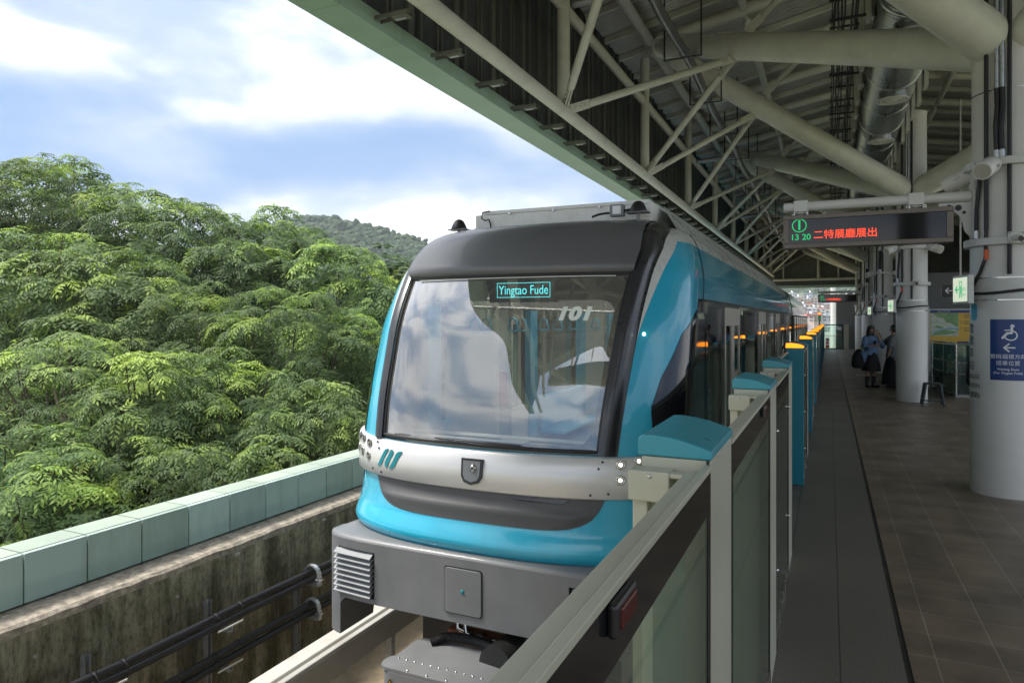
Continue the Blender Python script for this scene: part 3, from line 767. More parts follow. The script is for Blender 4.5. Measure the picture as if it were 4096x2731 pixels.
# ================================================================ COLUMNS
col_labels = {0: 'thick white round steel column at the right edge bearing the blue waiting sign',
              1: 'thick white round column with the black stool at its foot, two people left of it',
              2: 'white round column directly behind the two women talking',
              3: 'white round column carrying the far departure display',
              4: 'farthest white round column beside the end gate of the platform', -1: ''}
def collar(x, y, z, r=.30, h=.075, name='collar', parent=None, d=.055):
    b = MB(); b.lathe((x, y, z), [(r, -h / 2), (r + d, -h / 2), (r + d, h / 2), (r, h / 2)], 40, smooth=False)
    return b.build(name, 'white_steel', parent, bevel=.006)
for k, cy in enumerate(COLS):
    k -= 1
    if k < 0: lab = 'white round column standing behind the camera position'
    else: lab = col_labels[k]
    cx = 1.62
    t = empty('station_column', (cx, cy, 0), lab, 'column', 'round columns along the platform')
    MB().lathe((cx, cy, 0), [(.30, 0), (.30, H + 1.52), (.285, H + 1.53), (.285, H + 4.45)], 56).build('shaft', 'white_col', t)
    MB().lathe((cx, cy, 0), [(.0001, H + 4.47), (.30, H + 4.47), (.30, H + 4.43), (.285, H + 4.43)], 40, smooth=False).build('cap', 'white_col', t)
    for z in (H + .78, H + 1.56): 
        c_ = collar(cx, cy, z, parent=t)
        a0 = R(205)
        b = MB(); b.obox((cx + .357 * math.cos(a0), cy + .357 * math.sin(a0), z), (-.07 * math.sin(a0), .07 * math.cos(a0), 0), (0, 0, .025), (.004 * math.cos(a0), .004 * math.sin(a0), 0)); b.build('hatch', 'white_steel', c_)
    for z in (H + .20, H + .42):
        MB().lathe((cx, cy, z), [(.30, -.007), (.306, -.007), (.306, .007), (.30, .007)], 48, smooth=False).build('strap', 'steel', t)
    MB().lathe((cx, cy, H + .31), [(.3035, -.10), (.3035, .10)], 48).build('sleeve', 'white_steel', t)
    MB().lathe((cx, cy, H + 2.28), [(.285, -.006), (.290, -.006), (.290, .006), (.285, .006)], 40, smooth=False).build('strap', 'steel', t)
    for s_ in (-1, 1):
        p0 = arm_pt(cy, s_, 1.60); p1 = arm_pt(cy, s_, -2.95)
        r0 = .235
        b = MB(); n_ = (p1 - p0).normalized()
        b.tube([p0, p0 + n_ * 1.5, p1 - n_ * .7, p1 - n_ * .45, p1 - n_ * .40, p1 - n_ * .1], [r0, .215, .19, .19, .13, .12], 28)
        b.build('arm', 'beige', t)
        b = MB(); b.cyl(p1 - n_ * .16, p1 + n_ * .12, .17, 20); b.build('arm_end', 'beige', t)
        q1 = Vector((6.15, p1.y, p1.z)); n2 = (q1 - p0).normalized()
        b = MB(); b.tube([p0, p0 + n2 * 1.5, q1], [r0 * .9, .20, .18], 24); b.build('arm', 'beige', t)
    # conduits
    a = R(-112)
    for j, da in enumerate((-.30, -.02, .12, .30)):
        aa = a + da; rr = .325
        x_, y_ = cx + rr * math.cos(aa), cy + rr * math.sin(aa)
        z0 = (H + .9, H + 1.62, H + 1.62, H + .45)[j]
        if j in (1, 2):
            b = MB(); b.cyl((x_, y_, H + 2.25), (x_, y_, H + 5.0), .021, 12); b.build('conduit', 'galv', t)
            b = MB(); b.tube([(x_, y_, H + 2.28), (x_ + .005, y_, H + 2.1), (x_ - .01, y_ - .01, H + 1.9), (x_, y_, z0)], .023, 10); b.build('flex_conduit', 'black', t)
            b = MB(); b.cyl((x_, y_, z0 - .02), (x_, y_, z0 + .05), .028, 12); b.build('conduit_gland', 'galv', t)
        else:
            b = MB(); b.cyl((x_, y_, z0), (x_, y_, H + 5.0), .020, 10); b.build('conduit', 'black', t)
    # the long black cable that bends round to the exit sign
    if k >= 0:
        aa = R(-118); pts = []
        P = lambda ang, z, r_=.325: (cx + r_ * math.cos(ang), cy + r_ * math.sin(ang), z)
        pts = [P(R(-112) - .30, H + 1.2), P(R(-112) - .30, H + .9), P(R(-112) - .32, H + .62), P(R(-120) - .35, H + .48), P(R(-130) - .40, H + .37), P(R(-150) - .30, H + .31), P(R(-168) - .1, H + .27)]
        b = MB(); b.tube(pts, .017, 10); b.build('bent_cable', 'black', t)
        b = MB(); b.cyl(P(R(-112) - .30, H + .70), P(R(-112) - .30, H + .60), .0195, 10); b.build('cable_marker', M.setdefault('orange', mat('orange tape', (.75, .14, .03), .5)), t)
        pts = [P(R(a_), H + .285 - .02 * math.sin(R(a_ * 2))) for a_ in range(-160, -20, 10)]
        MB().tube(pts, .014, 8).build('ring_cable', 'black', t)
        P2 = lambda ang, z: P(ang, z, .33)
        MB().tube([P2(R(-140), H + 1.47), P2(R(-141), H + 1.35), P2(R(-146), H + 1.1), P2(R(-147), H + .84)], .019, 10).build('flex_conduit', 'black', t)
        MB().cyl(P2(R(-147), H + .82), P2(R(-147), H + .90), .026, 12).build('conduit_gland', 'galv', t)
# ================================================================ PLATFORM SCREEN DOORS
GX = GATE_X
M['leafpaint'] = mat('leaf panel paint', (.70, .73, .60), .5, var=.04)
def gate_post(y0, y1, lab, lamp=False):
    t = empty('gate_post', (GX - .09, y0, 0), lab, 'gate post', 'lamp posts of the platform gate' if lamp else 'teal capped posts of the platform gate')
    if lamp:
        b = MB(); b.box(-.425, -.245, y0, y0 + .035, 0, 1.452); b.build('teal_plate', 'teal_post', t, bevel=.004)
        b = MB(); b.box(-.415, -.250, y0 + .036, y1, 0, 1.445); b.build('post', 'steel', t, bevel=.006)
        pf = [(-.245, 1.455), (-.245, 1.478), (-.30, 1.497), (-.37, 1.505), (-.42, 1.502), (-.425, 1.455)]
        b = MB(); b.prism(pf, lambda x, z: (x, y0 - .004, z), lambda x, z: (x, y0 + .022, z)); b.build('lamp', 'orange_lamp', t, bevel=.004)
        pf = [(-.24, 1.450), (-.24, 1.482), (-.30, 1.506), (-.37, 1.514), (-.43, 1.510), (-.43, 1.450)]
        b = MB(); b.prism(pf, lambda x, z: (x, y0 + .0225, z), lambda x, z: (x, y1 + .05, z)); b.build('lamp_hood', 'dpipe', t, bevel=.006)
        for z in (.35, .75, 1.15):
            MB().lathe((-.247, y1 - .02, z), [(.0001, .012), (.010, .010), (.012, 0)], 12, 'X').build('screw', 'steel', t)
    else:
        b = MB(); b.box(-.418, -.253, y0 + .005, y1 - .003, 0, 1.418); b.build('post', 'beige_gate', t, bevel=.003)
        pf = [(GX, 1.420), (GX, 1.441), (-.275, 1.449), (-.31, 1.460), (-.35, 1.468), (-.39, 1.472), (-.415, 1.471), (-.426, 1.461), (-.427, 1.420)]
        b = MB(); b.prism(pf, lambda x, z: (x, y0, z), lambda x, z: (x, y1, z)); b.build('cap', 'teal_cap', t, bevel=.004, seg=3)
        b = MB(); b.box(-.262, -.256, y0 - .004, y0 + .004, 1.40, 1.42); b.build('seal', 'black', t)
        # door head block on the track side
        b = MB(); b.box(-.436, -.338, y0 - .055, y0 + .004, 1.322, 1.394); b.box(-.436, -.272, y0 - .05, y0 - .02, 1.380, 1.392); b.box(-.30, -.272, y0 - .05, y0 + .002, 1.380, 1.391)
        b.box(-.432, -.395, y0 - .03, y0, .0, 1.32)
        b.build('door_head', 'beige_gate', t, bevel=.004)
        MB().lathe((-.385, y0 - .0555, 1.382), [(.0001, -.002), (.0045, -.002), (.006, .001)], 12, 'Y').build('screw', 'steel', t)
    return t
def gate_panel(y0, y1, lab, lens=False, back=None, dark=False):
    t = empty('platform_gate', (GX - .01, y0, 0), lab, 'gate panel', 'glazed panels of the platform gate')
    b = MB(); b.box(-.266, -.250, y0, y1, 1.396, 1.410); b.build('top_rail', 'beige_gate', t, bevel=.002)
    b = MB(); b.box(-.298, -.268, y0, y1 - .06, 1.350, 1.404); b.build('leaf_rail', 'beige_gate', t, bevel=.002)
    b = MB(); b.box(-.262, -.256, y0, y1, .10, 1.396); b.build('pane', 'glass_gate', t)
    b = MB(); b.box(-.2555, -.2525, y0, y1, 1.302, 1.3955); b.box(-.2555, -.2525, y1 - .04, y1, .1, 1.302); b.box(-.2555, -.2525, y0, y0 + .035, .1, 1.302); b.build('black_border', 'blackgloss', t)
    b = MB(); b.box(-.30, -.250, y0, y1, 0.0, .10); b.build('kick_plate', 'steel', t, bevel=.002)
    if back:
        b = MB(); b.box(-.32, -.30, back[0], back[1], .02, 1.30); b.build('leaf_panel', 'leafpaint', t)
    if dark:
        b = MB(); b.box(-.36, -.31, y0 + .05, y1 - .05, .02, 1.30); b.build('motor_cover', 'blackmetal', t)
        for z in (.42, 1.16):
            for yy in (y0 + .05, y1 - .05):
                MB().lathe((-.2525, yy, z), [(.0001, .010), (.009, .008), (.011, 0)], 12, 'X').build('screw', 'steel', t)
    if lens:
        yl = .875 if y1 < 2 else y1 - .42
        b = MB(); b.box(-.2525, -.240, yl - .05, yl + .05, 1.350, 1.394); f = b.build('lens_frame', 'blackmetal', t, bevel=.005)
        b = MB(); b.box(-.243, -.2365, yl - .032, yl + .040, 1.357, 1.386); b.build('red_lens', 'redlens', f, bevel=.006)
    return t
gate_panel(-1.2, 1.65, 'nearest gate panel, with wide beige top rail, black band and red lens', True, (1.27, 1.60))
gate_post(1.65, 2.03, 'largest teal capped gate post, nearest the camera')
gate_panel(2.03, 3.44, 'second glass gate panel from the camera, between the two largest teal caps', True, (2.10, 3.42))
gate_post(3.44, 3.84, 'second largest teal capped gate post')
gate_panel(3.84, 5.06, 'dark glass gate panel between the second and third teal caps', False, None, True)
gate_post(5.06, 5.52, 'third teal capped gate post, in front of the nearest orange lamp')
def recess(t): t.location.x -= .145; return t
recess(gate_panel(5.52, 7.86, 'recessed glass gate leaf ending at the tall teal post with the nearest orange lamp'))
nth = ['nearest', 'second', 'third', 'fourth', 'fifth', 'sixth', 'seventh', 'eighth', 'ninth', 'farthest']
for k in range(10):
    y = 7.86 + 3.78 * k
    gate_post(y, y + .28, f'slim teal post with glowing orange lamp on top, {nth[k]} in the row along the gate', True)
    gate_panel(y + .28, y + 1.55, f'dark glass gate panel just past the {nth[k]} orange lamp post')
    gate_post(y + 1.55, y + 1.95, f'teal capped gate post standing past the {nth[k]} orange lamp')
    if k < 9: recess(gate_panel(y + 1.95, y + 3.78, f'recessed dark glass gate panel leading up to the {nth[k + 1]} orange lamp post'))

# ================================================================ TRAIN
XC, NN = -2.04, 2.5
Z_T = [.30, .33, .37, .42, .47, .55, .66, .93, 1.20, 1.75, 2.05, 2.10, 2.20, 2.32, 2.42, 2.50, 2.55, 2.58, 2.60]
W_T = [1.195, 1.205, 1.205, 1.20, 1.195, 1.19, 1.20, 1.22, 1.22, 1.22, 1.20, 1.19, 1.165, 1.12, 1.06, .98, .88, .72, .30]
Y_T = [3.755, 3.728, 3.722, 3.745, 3.775, 3.795, 3.815, 3.85, 3.905, 4.10, 4.285, 4.325, 4.39, 4.50, 4.63, 4.80, 5.02, 5.35, 5.9]
def wz(z): return float(np.interp(z, Z_T, W_T))
def yz(z):
    h = .012 if z < .75 else (.10 if z > 1.05 else .012 + (z - .75) / .30 * .088)
    return float(np.mean(np.interp([z - h, z - h / 2, z, z + h / 2, z + h], Z_T, Y_T)))
DD = .68
YEND = 17.9
def zo(z): return z if z < 2.10 else 2.10 + (z - 2.10) * .92
def pl(q, z):
    v = pl_(q, z); v.z = zo(v.z); return v
def pl_(q, z):
    s_ = 1 if q >= 0 else -1; a = abs(q); w_, y_ = wz(z), yz(z)
    if a <= 1:
        th = a * math.pi / 2
        return Vector((XC + s_ * w_ * math.sin(th) ** (2 / NN), y_ + DD * (1 - math.cos(th) ** (2 / NN)), z))
    y1 = y_ + DD
    return Vector((XC + s_ * w_, y1 + (a - 1) * (YEND - y1), z))
def nrm(q, z):
    h = .004; q0, q1 = q - h, q + h
    du = pl(q1, z) - pl(q0, z)
    hz_ = .012 if z < .8 else .06
    z0, z1 = max(.301, z - hz_), min(2.599, z + hz_)
    dv = pl(q, z1) - pl(q, z0)
    n = du.cross(dv)
    if n.length < 1e-9: return Vector((0, 0, 1))
    n.normalize()
    return n
def P(q, z, off=0.0):
    p = pl(q, z)
    return p + nrm(q, z) * off if off else p
def qs(s_, z):
    sg = 1 if s_ >= 0 else -1
    return sg * math.asin(min(1, (abs(s_) / wz(z))) ** (NN / 2)) * 2 / math.pi
def lin(a, b, n): return [a + (b - a) * i / (n - 1) for i in range(n)]
def patch(name, qa, qb, z0, z1, mt, parent, nq=24, nz=20, off=0.0, thick=0, bevel=0, edge=0):
    """surface piece between two boundary curves qa(z), qb(z)"""
    rows = []
    for z in lin(z0, z1, nz):
        a, b_ = qa(z), qb(z); rows.append([P(q, z, off) for q in lin(a, b_, nq)])
    if edge:
        zz = lin(z0, z1, nz)
        rows = [[P(qa(z), z, 0)] + r + [P(qb(z), z, 0)] for z, r in zip(zz, rows)]
        rows = [[P(q, z0, 0) for q in lin(qa(z0), qb(z0), nq + 2)]] + rows + [[P(q, z1, 0) for q in lin(qa(z1), qb(z1), nq + 2)]]
    b = MB().grid(rows, True)
    return b.build(name, mt, parent, solid=thick)
train = empty('metro_train', (XC, 3.7, -1.3), 'turquoise and dark grey driverless metro train numbered 101, standing at the platform', 'train')
C = lambda v: (lambda z: v)
SPz, SPs = [.66, .93, 1.5, 2.05, 2.25, 2.42, 2.52, 2.60], [.87, .885, .93, .975, 1.00, .985, .93, .30]
def qp(z): return qs(min(float(np.interp(z, SPz, SPs)), wz(z) * .995), z)        # outer edge of the dark pillar
def qg(z): return qs(float(np.interp(z, [.93, 2.06, 2.2, 2.5, 2.6], [.772, .848, .86, .82, .2])), z)   # edge of the glass
# lower blue body
patch('lower_body', C(-1), C(1), .30, .93, 'blue', train, 90, 40)
for sg in (-1, 1):
    side = lambda v: (lambda z: sg * v)
    patch('side_skirt', side(1), side(2), .30, .76, 'blue', train, 2, 14)
    patch('nose_side', lambda z: sg * qp(z), side(1), .93, 1.90, 'blue', train, 26, 24)
    patch('nose_shoulder', lambda z: sg * qp(z), side(1), 1.90, 2.33, 'blue', train, 26, 14)
    patch('side_upper', side(1), side(2), 1.90, 2.33, 'blue', train, 3, 16)
    patch('roof_side', side(1), side(2), 2.33, 2.56, 'roofgrey', train, 3, 14)
    patch('roof_shoulder', lambda z: sg * qp(z), side(1), 2.33, 2.575, 'roofgrey', train, 22, 14)
    # pale wedge between pillar and blue
    rows = []
    for i in range(15):
        z = 1.62 + (2.36 - 1.62) * i / 14
        q0 = qp(z); q1 = q0 + (i / 14) ** 1.3 * .11
        rows.append([P(sg * q, z, .004) for q in lin(q0, q1, 5)])
    MB().grid(rows).build('pale_wedge', 'roofgrey', train)
    # dark pillar, gently crowned
    rows = []
    for z in lin(.93, 2.575, 40):
        a, b_ = qg(z), qp(z)
        rows.append([P(sg * (a + (b_ - a) * k / 8), z, .045 * math.sin(math.pi * min(1, (k / 8) * 1.15 + .12)) ** .6 if 0 < k < 8 else (.03 if k == 0 else .0)) for k in range(9)])
    MB().grid(rows).build('pillar', 'dkgrey' , train)
    # black window band wraps on to the nose
    def qband(z, off=0):
        yb = float(np.interp(z, [.60, .80, 1.21, 1.39, 1.66, 1.80, 1.89], [4.07, 4.10, 4.16, 4.26, 4.48, 4.72, 5.12]))
        f = min(1, max(0, (yb - yz(z)) / DD)); return math.acos((1 - f) ** (NN / 2)) * 2 / math.pi
    patch('window_band', lambda z: sg * min(1, qband(z)), lambda z: sg * (1 + (5.10 - yz(z) - DD) / (YEND - yz(z) - DD)), .60, 1.885, 'blackgloss', train, 24, 30, off=.004)
    # straight side : piers, windows, doors
    X0 = XC + sg * 1.22; X1 = XC + sg * 1.17
    yy = 4.55
    segs = [(.85, 'w')]
    for k in range(4): segs += [(1.36, 'd'), (1.75, 'w')]
    y = 5.15
    dn = 0
    for L_, kd in segs:
        if y > 17: break
        ya, yb = y, min(y + L_, 17.85)
        MB().box(X0 + sg * .004, X1, ya - .09, ya + .05, .75, 1.90).build('pier', 'blackgloss', train)
        if kd == 'w':
            MB().box(X0 - sg * .012, X0 - sg * .02, ya + .05, yb - .09, .80, 1.85).build('side_window', 'glass_side', train)
            [MB().box(X0 + sg * .003, X1, ya + .05, yb - .09, *zz_).build('window_frame', 'blackgloss', train) for zz_ in ((.75, .80), (1.85, 1.90))]
        else:
            d = MB().box(X0 + sg * .002, X0 - sg * .02, ya + .10, yb - .14, .02, .62).build('door', 'cream', train)
            for (u, v) in ((ya + .10, (ya + yb) / 2 - .035), ((ya + yb) / 2 - .005, yb - .14)):
                fr = MB(); fr.box(X0 + sg * .002, X0 - sg * .02, u, u + .10, .62, 1.70); fr.box(X0 + sg * .002, X0 - sg * .02, v - .07, v, .62, 1.70)
                fr.build('door_leaf', 'cream', train)
                MB().box(X0 - sg * .006, X0 - sg * .012, u + .10, v - .07, .62, 1.70).build('door_window', 'glass_side', train)
            MB().box(X0 + sg * .002, X0 - sg * .02, ya + .10, yb - .14, 1.70, 1.86).build('door_header', 'cream', train)
            fr = MB(); fr.box(X0 + sg * .004, X1, ya + .05, ya + .10, .02, 1.90); fr.box(X0 + sg * .004, X1, yb - .14, yb - .09, .02, 1.90); fr.box(X0 + sg * .004, X1, ya + .1, yb - .14, 1.86, 1.90)
            fr.build('door_frame', 'blackgloss', train)
        y += L_
    MB().box(X0 + sg * .006, X0 - sg * .03, 5.0, YEND, 1.888, 1.902).build('gutter', 'blackmetal', train)
# glass and its black printed border
patch('windscreen', lambda z: -qg(z), qg, .955, 2.055, 'glass_ws', train, 40, 24, off=.004)
def ring(name, zin0, zin1, k, mt, off):
    rows_l = []
    for sg in (-1, 1):
        patch(name, lambda z: sg * qg(z) * k, lambda z: sg * qg(z), .955, 2.055, mt, train, 6, 24, off=off)
    patch(name, lambda z: -qg(z) * k, lambda z: qg(z) * k, .955, zin0, mt, train, 30, 3, off=off)
ring('screen_border', .985, 1.885, .93, 'blackgloss', -.006)
DS0, DS1, DZ0, DZ1 = -.10, .36, 1.895, 2.018
patch('screen_border', lambda z: -qg(z) * .93, lambda z: qs(DS0, z), 1.885, 2.055, 'blackgloss', train, 20, 6, off=-.006)
patch('screen_border', lambda z: qs(DS1, z), lambda z: qg(z) * .93, 1.885, 2.055, 'blackgloss', train, 14, 6, off=-.006)
patch('screen_border', lambda z: qs(DS0, z), lambda z: qs(DS1, z), DZ1, 2.055, 'blackgloss', train, 10, 3, off=-.006)
patch('screen_border', lambda z: qs(DS0, z), lambda z: qs(DS1, z), 1.885, DZ0, 'blackgloss', train, 10, 2, off=-.006)
b = MB()
# corner fillets of the printed border
for sg in (-1, 1):
    for (zc, dz) in ((1.885, -1), (.985, 1)):
        qe = qg(zc) * .93; n_ = 8; poly = [P(sg * qe, zc, -.0065)]
        for i in range(n_ + 1):
            a = math.pi / 2 * i / n_
            poly.append(P(sg * (qe - .07 * (1 - math.sin(a))), zc + dz * .11 * (1 - math.cos(a)), -.0065))
        vs = poly; o = len(b.v); b.add(vs, [(0, i, i + 1) for i in range(1, n_ + 1)])
b.build('screen_border_corner', 'blackgloss', train, recalc=False)
# rubber gasket round the glass
gp = [P(-qg(z), z, .008) for z in lin(.955, 2.055, 16)] + [P(q, 2.055, .008) for q in lin(-qg(2.055), qg(2.055), 24)][1:] + [P(qg(z), z, .008) for z in lin(2.055, .955, 16)][1:] + [P(q, .955, .008) for q in lin(qg(.955), -qg(.955), 24)][1:]
MB().tube(gp, .012, 8).build('gasket', 'black', train)
# cowl above the glass, its lip standing proud
rows = []
for z, of in [(2.058, .0), (2.060, .035), (2.075, .055), (2.095, .062)] + [(z, .062 - .02 * (z - 2.1) / .4) for z in lin(2.13, 2.50, 12)] + [(z, .035) for z in (2.54, 2.565, 2.58)]:
    a = qg(z) * 1.02
    rows.append([P(q, z, of) for q in lin(-a, a, 40)])
last = rows[-1]
for f in (.25, .5, .75, 1.0):
    rows.append([Vector((XC + (p.x - XC) * (1 - .12 * f), p.y + (5.9 - p.y) * f, 2.541 + .015 * f)) for p in last])
MB().grid(rows).build('cowl', 'grey', train)
# roof sheet
rows = []
for y in (4.9, 5.2, 6, YEND):
    rows.append([(XC + x, y, 2.50 - .06 * abs(x / .95) ** 3 * 2) for x in lin(-.98, .98, 21)])
rows[0] = [(x, y + .35, z - .03) for x, y, z in rows[0]]
MB().grid(rows).build('roof', 'roofgrey', train)
# silver band with lamps, camera and emblem
rows = []
QB = .985
for q in lin(-QB, QB, 100):
    a = abs(q) / QB
    zl, zh = .675 + .05 * max(0, a - .55) ** 1.5 * 1.2, .925 + .04 * a ** 4
    if a > .93:
        f = (a - .93) / .07; m_ = (zl + zh) / 2 + .03; h_ = (zh - zl) / 2 * math.sqrt(max(0, 1 - f * f * .85)); zl, zh = m_ - h_, min(zh, m_ + h_)
    rows.append([P(q, zl, 0), P(q, zl + .002, .022), P(q, zl + .012, .034), P(q, (zl + zh) / 2, .040), P(q, zh - .012, .034), P(q, zh - .002, .022), P(q, zh, 0)])
bm_ = MB().grid(rows); bm_.add([p for p in rows[0]], [tuple(range(7))]); bm_.add([p for p in rows[-1]], [tuple(range(7))[::-1]])
band = bm_.build('silver_band', 'silver', train)
def on_band(s_, z, off=.041):
    q = qs(s_, z); return P(q, z, off), nrm(q, z)
def disc(s_, z, r, mt, name, parent, off=.041, depth=.004, seg=24, r2=None):
    p, n = on_band(s_, z, off)
    b = MB(); b.tube([p - n * depth, p + n * .0005], [r, r2 or r], seg); return b.build(name, mt, parent)
for sg, dz in ((1, .0), (-1, -.005)):
    cols_ = [(.895, .885, .795), (.985, .905, .815)] + [(1.06, .915, .83)]
    for (s_, za, zb) in cols_:
        for z in (za + dz, zb + dz):
            r = .026 if s_ < 1.05 else .024
            p, n = on_band(sg * s_, z)
            b = MB(); x = n.cross(Vector((0, 0, 1))).normalized(); zz = x.cross(n).normalized()
            rr = []
            for (r_, h_) in ((.030, .0), (.030, .004), (.024, .004), (.020, -.004)):
                rr.append([p + (x * math.cos(a) + zz * math.sin(a)) * r_ + n * h_ for a in [2 * math.pi * k / 24 for k in range(24)]])
            b.grid(rr, True, True); rim = b.build('headlight', 'steel', train)
            b = MB(); b.tube([p - n * .006, p + n * .0015], [.022, .022], 20); b.build('reflector', 'blackmetal' if sg < 0 else 'steel', rim)
            b = MB(); b.tube([p - n * .002, p + n * .004], [.012 if sg > 0 else .009, .010], 16); b.build('bulb', 'headlamp' if sg > 0 else 'steel', rim)
    for s_, z in ((.80, .90), (.78, .86), (.835, .715), (.74, .705), ):
        disc(sg * s_, z, .007, 'blackmetal', 'bolt', band)
def on_patch(poly, off, mt, name, parent, depth=.003):
    """flat shape given in (s, z) laid on the nose surface"""
    pts = [P(qs(s_, z), z, off) for s_, z in poly]
    b = MB(); n = len(pts)
    back = [P(qs(s_, z), z, off - depth) for s_, z in poly]
    b.add(pts + back, [tuple(range(n))] + [(i, (i + 1) % n, n + (i + 1) % n, n + i) for i in range(n)])
    return b.build(name, mt, parent)
# emblem: three slanted strokes (mirrored as seen from the front, s grows to the right of the picture)
EM = [[(683, 1055), (735, 930), (772, 850), (810, 770), (828, 730), (850, 700), (872, 685), (900, 675), (932, 672), (900, 745), (870, 820), (835, 895), (800, 970), (782, 1010), (760, 1035), (740, 1050), (715, 1058)],
      [(990, 685), (1015, 690), (1035, 705), (1048, 745), (1045, 775), (1035, 800), (998, 880), (960, 960), (935, 1020), (910, 1090), (888, 1070), (872, 1045), (862, 1000), (868, 960), (880, 920), (910, 860), (940, 800), (965, 740)],
      [(973, 1100), (1005, 1025), (1040, 950), (1070, 875), (1100, 800), (1122, 762), (1150, 735), (1175, 722), (1200, 715), (1243, 715), (1212, 788), (1180, 860), (1145, 935), (1110, 1010), (1088, 1050), (1060, 1080), (1035, 1095), (1010, 1102)]]
for poly in EM:
    on_patch([(-.778 + (x - 683) / 560 * .228, .862 - (y - (x - 683) * .09 - 672) / 430 * .132) for x, y in poly], .0435, 'teal_logo', 'emblem_stroke', band, .003)
cam_o = [(-.076, .872), (.076, .872), (.072, .762), (.052, .726), (.0, .710), (-.052, .726), (-.072, .762)]
cf = on_patch([(s_ - .0, z) for s_, z in cam_o], .052, 'blackmetal', 'camera_housing', band, .015)
ci = on_patch([(s_ * .80, .802 + (z - .802) * .80) for s_, z in cam_o], .0545, 'louvre', 'camera_pane', cf, .002)
p, n = on_band(.012, .815, .055)
b = MB(); b.tube([p, p + n * .004, p + n * .012], [.026, .025, .012], 20); b.build('camera_eye', 'steel', cf)
b = MB(); b.tube([p + n * .012, p + n * .0135], [.011, .010], 16); b.build('camera_lens', 'blackgloss', cf)
# dark chin
def chin_half(z): return float(np.interp(z, [.485, .49, .50, .52, .55, .60, .685], [.45, .56, .63, .70, .75, .79, .83]))
zs = [.485, .49, .50, .515, .535, .555, .57, .585, .60, .63, .685]
of = [.003, .004, .006, .010, .016, .022, .024, .018, .006, .004, .004]
rows = []
for z, o_ in zip(zs, of):
    h_ = qs(chin_half(z), z); n_ = 44
    rows.append([P(q, z, max(.003, o_ * min(1, (1 - abs(q / h_)) * 6)) ) for q in lin(-h_, h_, n_)])
MB().grid(rows).build('chin', 'chin', train)
on_patch([(.25, .672), (.62, .672), (.60, .650), (.56, .642), (.33, .642), (.27, .652)], .012, 'dkgrey', 'chin_hatch', train, .006)
# bumper: rounded plan, openings with louvres
BW, BD, BN = 1.135, .27, 5.0
def PB(s_, z, off=0.0, top=.28):
    a = min(.9999, abs(s_) / BW)
    y = 3.695 + BD * (1 - (1 - a ** BN) ** (1 / BN)) - off
    return Vector((XC + s_, y, z))
def bpatch(s0, s1, z0, z1, name='bumper_face', nS=20, mt='bumper'):
    ss = lin(s0, s1, nS)
    rows = [[PB(s_, z) for s_ in ss] for z in lin(z0, z1, 4)]
    return rows
b = MB()
O0, O1 = .68, 1.00
S_EDGE = 1.1349
def outer(s0):   # denser samples near the corner
    return [s0 + (S_EDGE - s0) * (1 - (1 - i / 15) ** 2.2) for i in range(16)]
bot, top = -.125, .272
cen = lambda z0, z1: b.grid([[PB(s_, z) for s_ in lin(-O0, O0, 30)] for z in (z0, z1)])
for sg in (-1, 1):
    for (z0, z1) in ((-.035, .0), (-.0, .205)):
        pass
    ss = [sg * x for x in lin(O0, O1, 8)]
    b.grid([[PB(x, z) for x in ss] for z in (bot, -.092)]); b.grid([[PB(x, z) for x in ss] for z in (.215, top)])
    ss = [sg * x for x in outer(O1)]
    b.grid([[PB(x, z) for x in ss] for z in lin(bot, top, 3)])
    # opening reveals
    for x in (O0, O1):
        b.add([PB(sg * x, -.092), PB(sg * x, .215), PB(sg * x, .215) + Vector((0, .12, 0)), PB(sg * x, -.092) + Vector((0, .12, 0))], [(0, 1, 2, 3)])
    for z in (-.092, .215):
        b.grid([[PB(x * sg, z) for x in lin(O0, O1, 8)], [PB(x * sg, z) + Vector((0, .12, 0)) for x in lin(O0, O1, 8)]], False)
    # side wall and leg
    xs = XC + sg * BW
    b.add([(xs, 3.965, bot), (xs, 3.965, top), (xs, 4.75, top), (xs, 4.75, bot)], [(0, 1, 2, 3)])
    ss = [sg * x for x in outer(.985)]
    b.grid([[PB(x, z) for x in ss] for z in (-.385, bot)])
    b.add([(xs, 3.965, -.385), (xs, 3.965, bot), (xs - sg * .01, 4.12, bot), (xs - sg * .01, 4.10, -.385)], [(0, 1, 2, 3)])
    pI = PB(sg * .985, 0); 
    b.add([(pI.x, pI.y, -.385), (pI.x, pI.y, -.17), (pI.x, 4.14, -.17), (pI.x, 4.10, -.385)], [(0, 1, 2, 3)])
    b.add([(pI.x, pI.y, -.385), (xs, 3.965, -.385), (xs, 4.10, -.385), (pI.x, 4.10, -.385)], [(0, 1, 2, 3)])
    b.add([(pI.x, pI.y, bot), (pI.x, pI.y, -.17), (pI.x - sg * .05, pI.y - .005, bot)], [(0, 1, 2)])
cen(bot, .0); cen(.0, top)
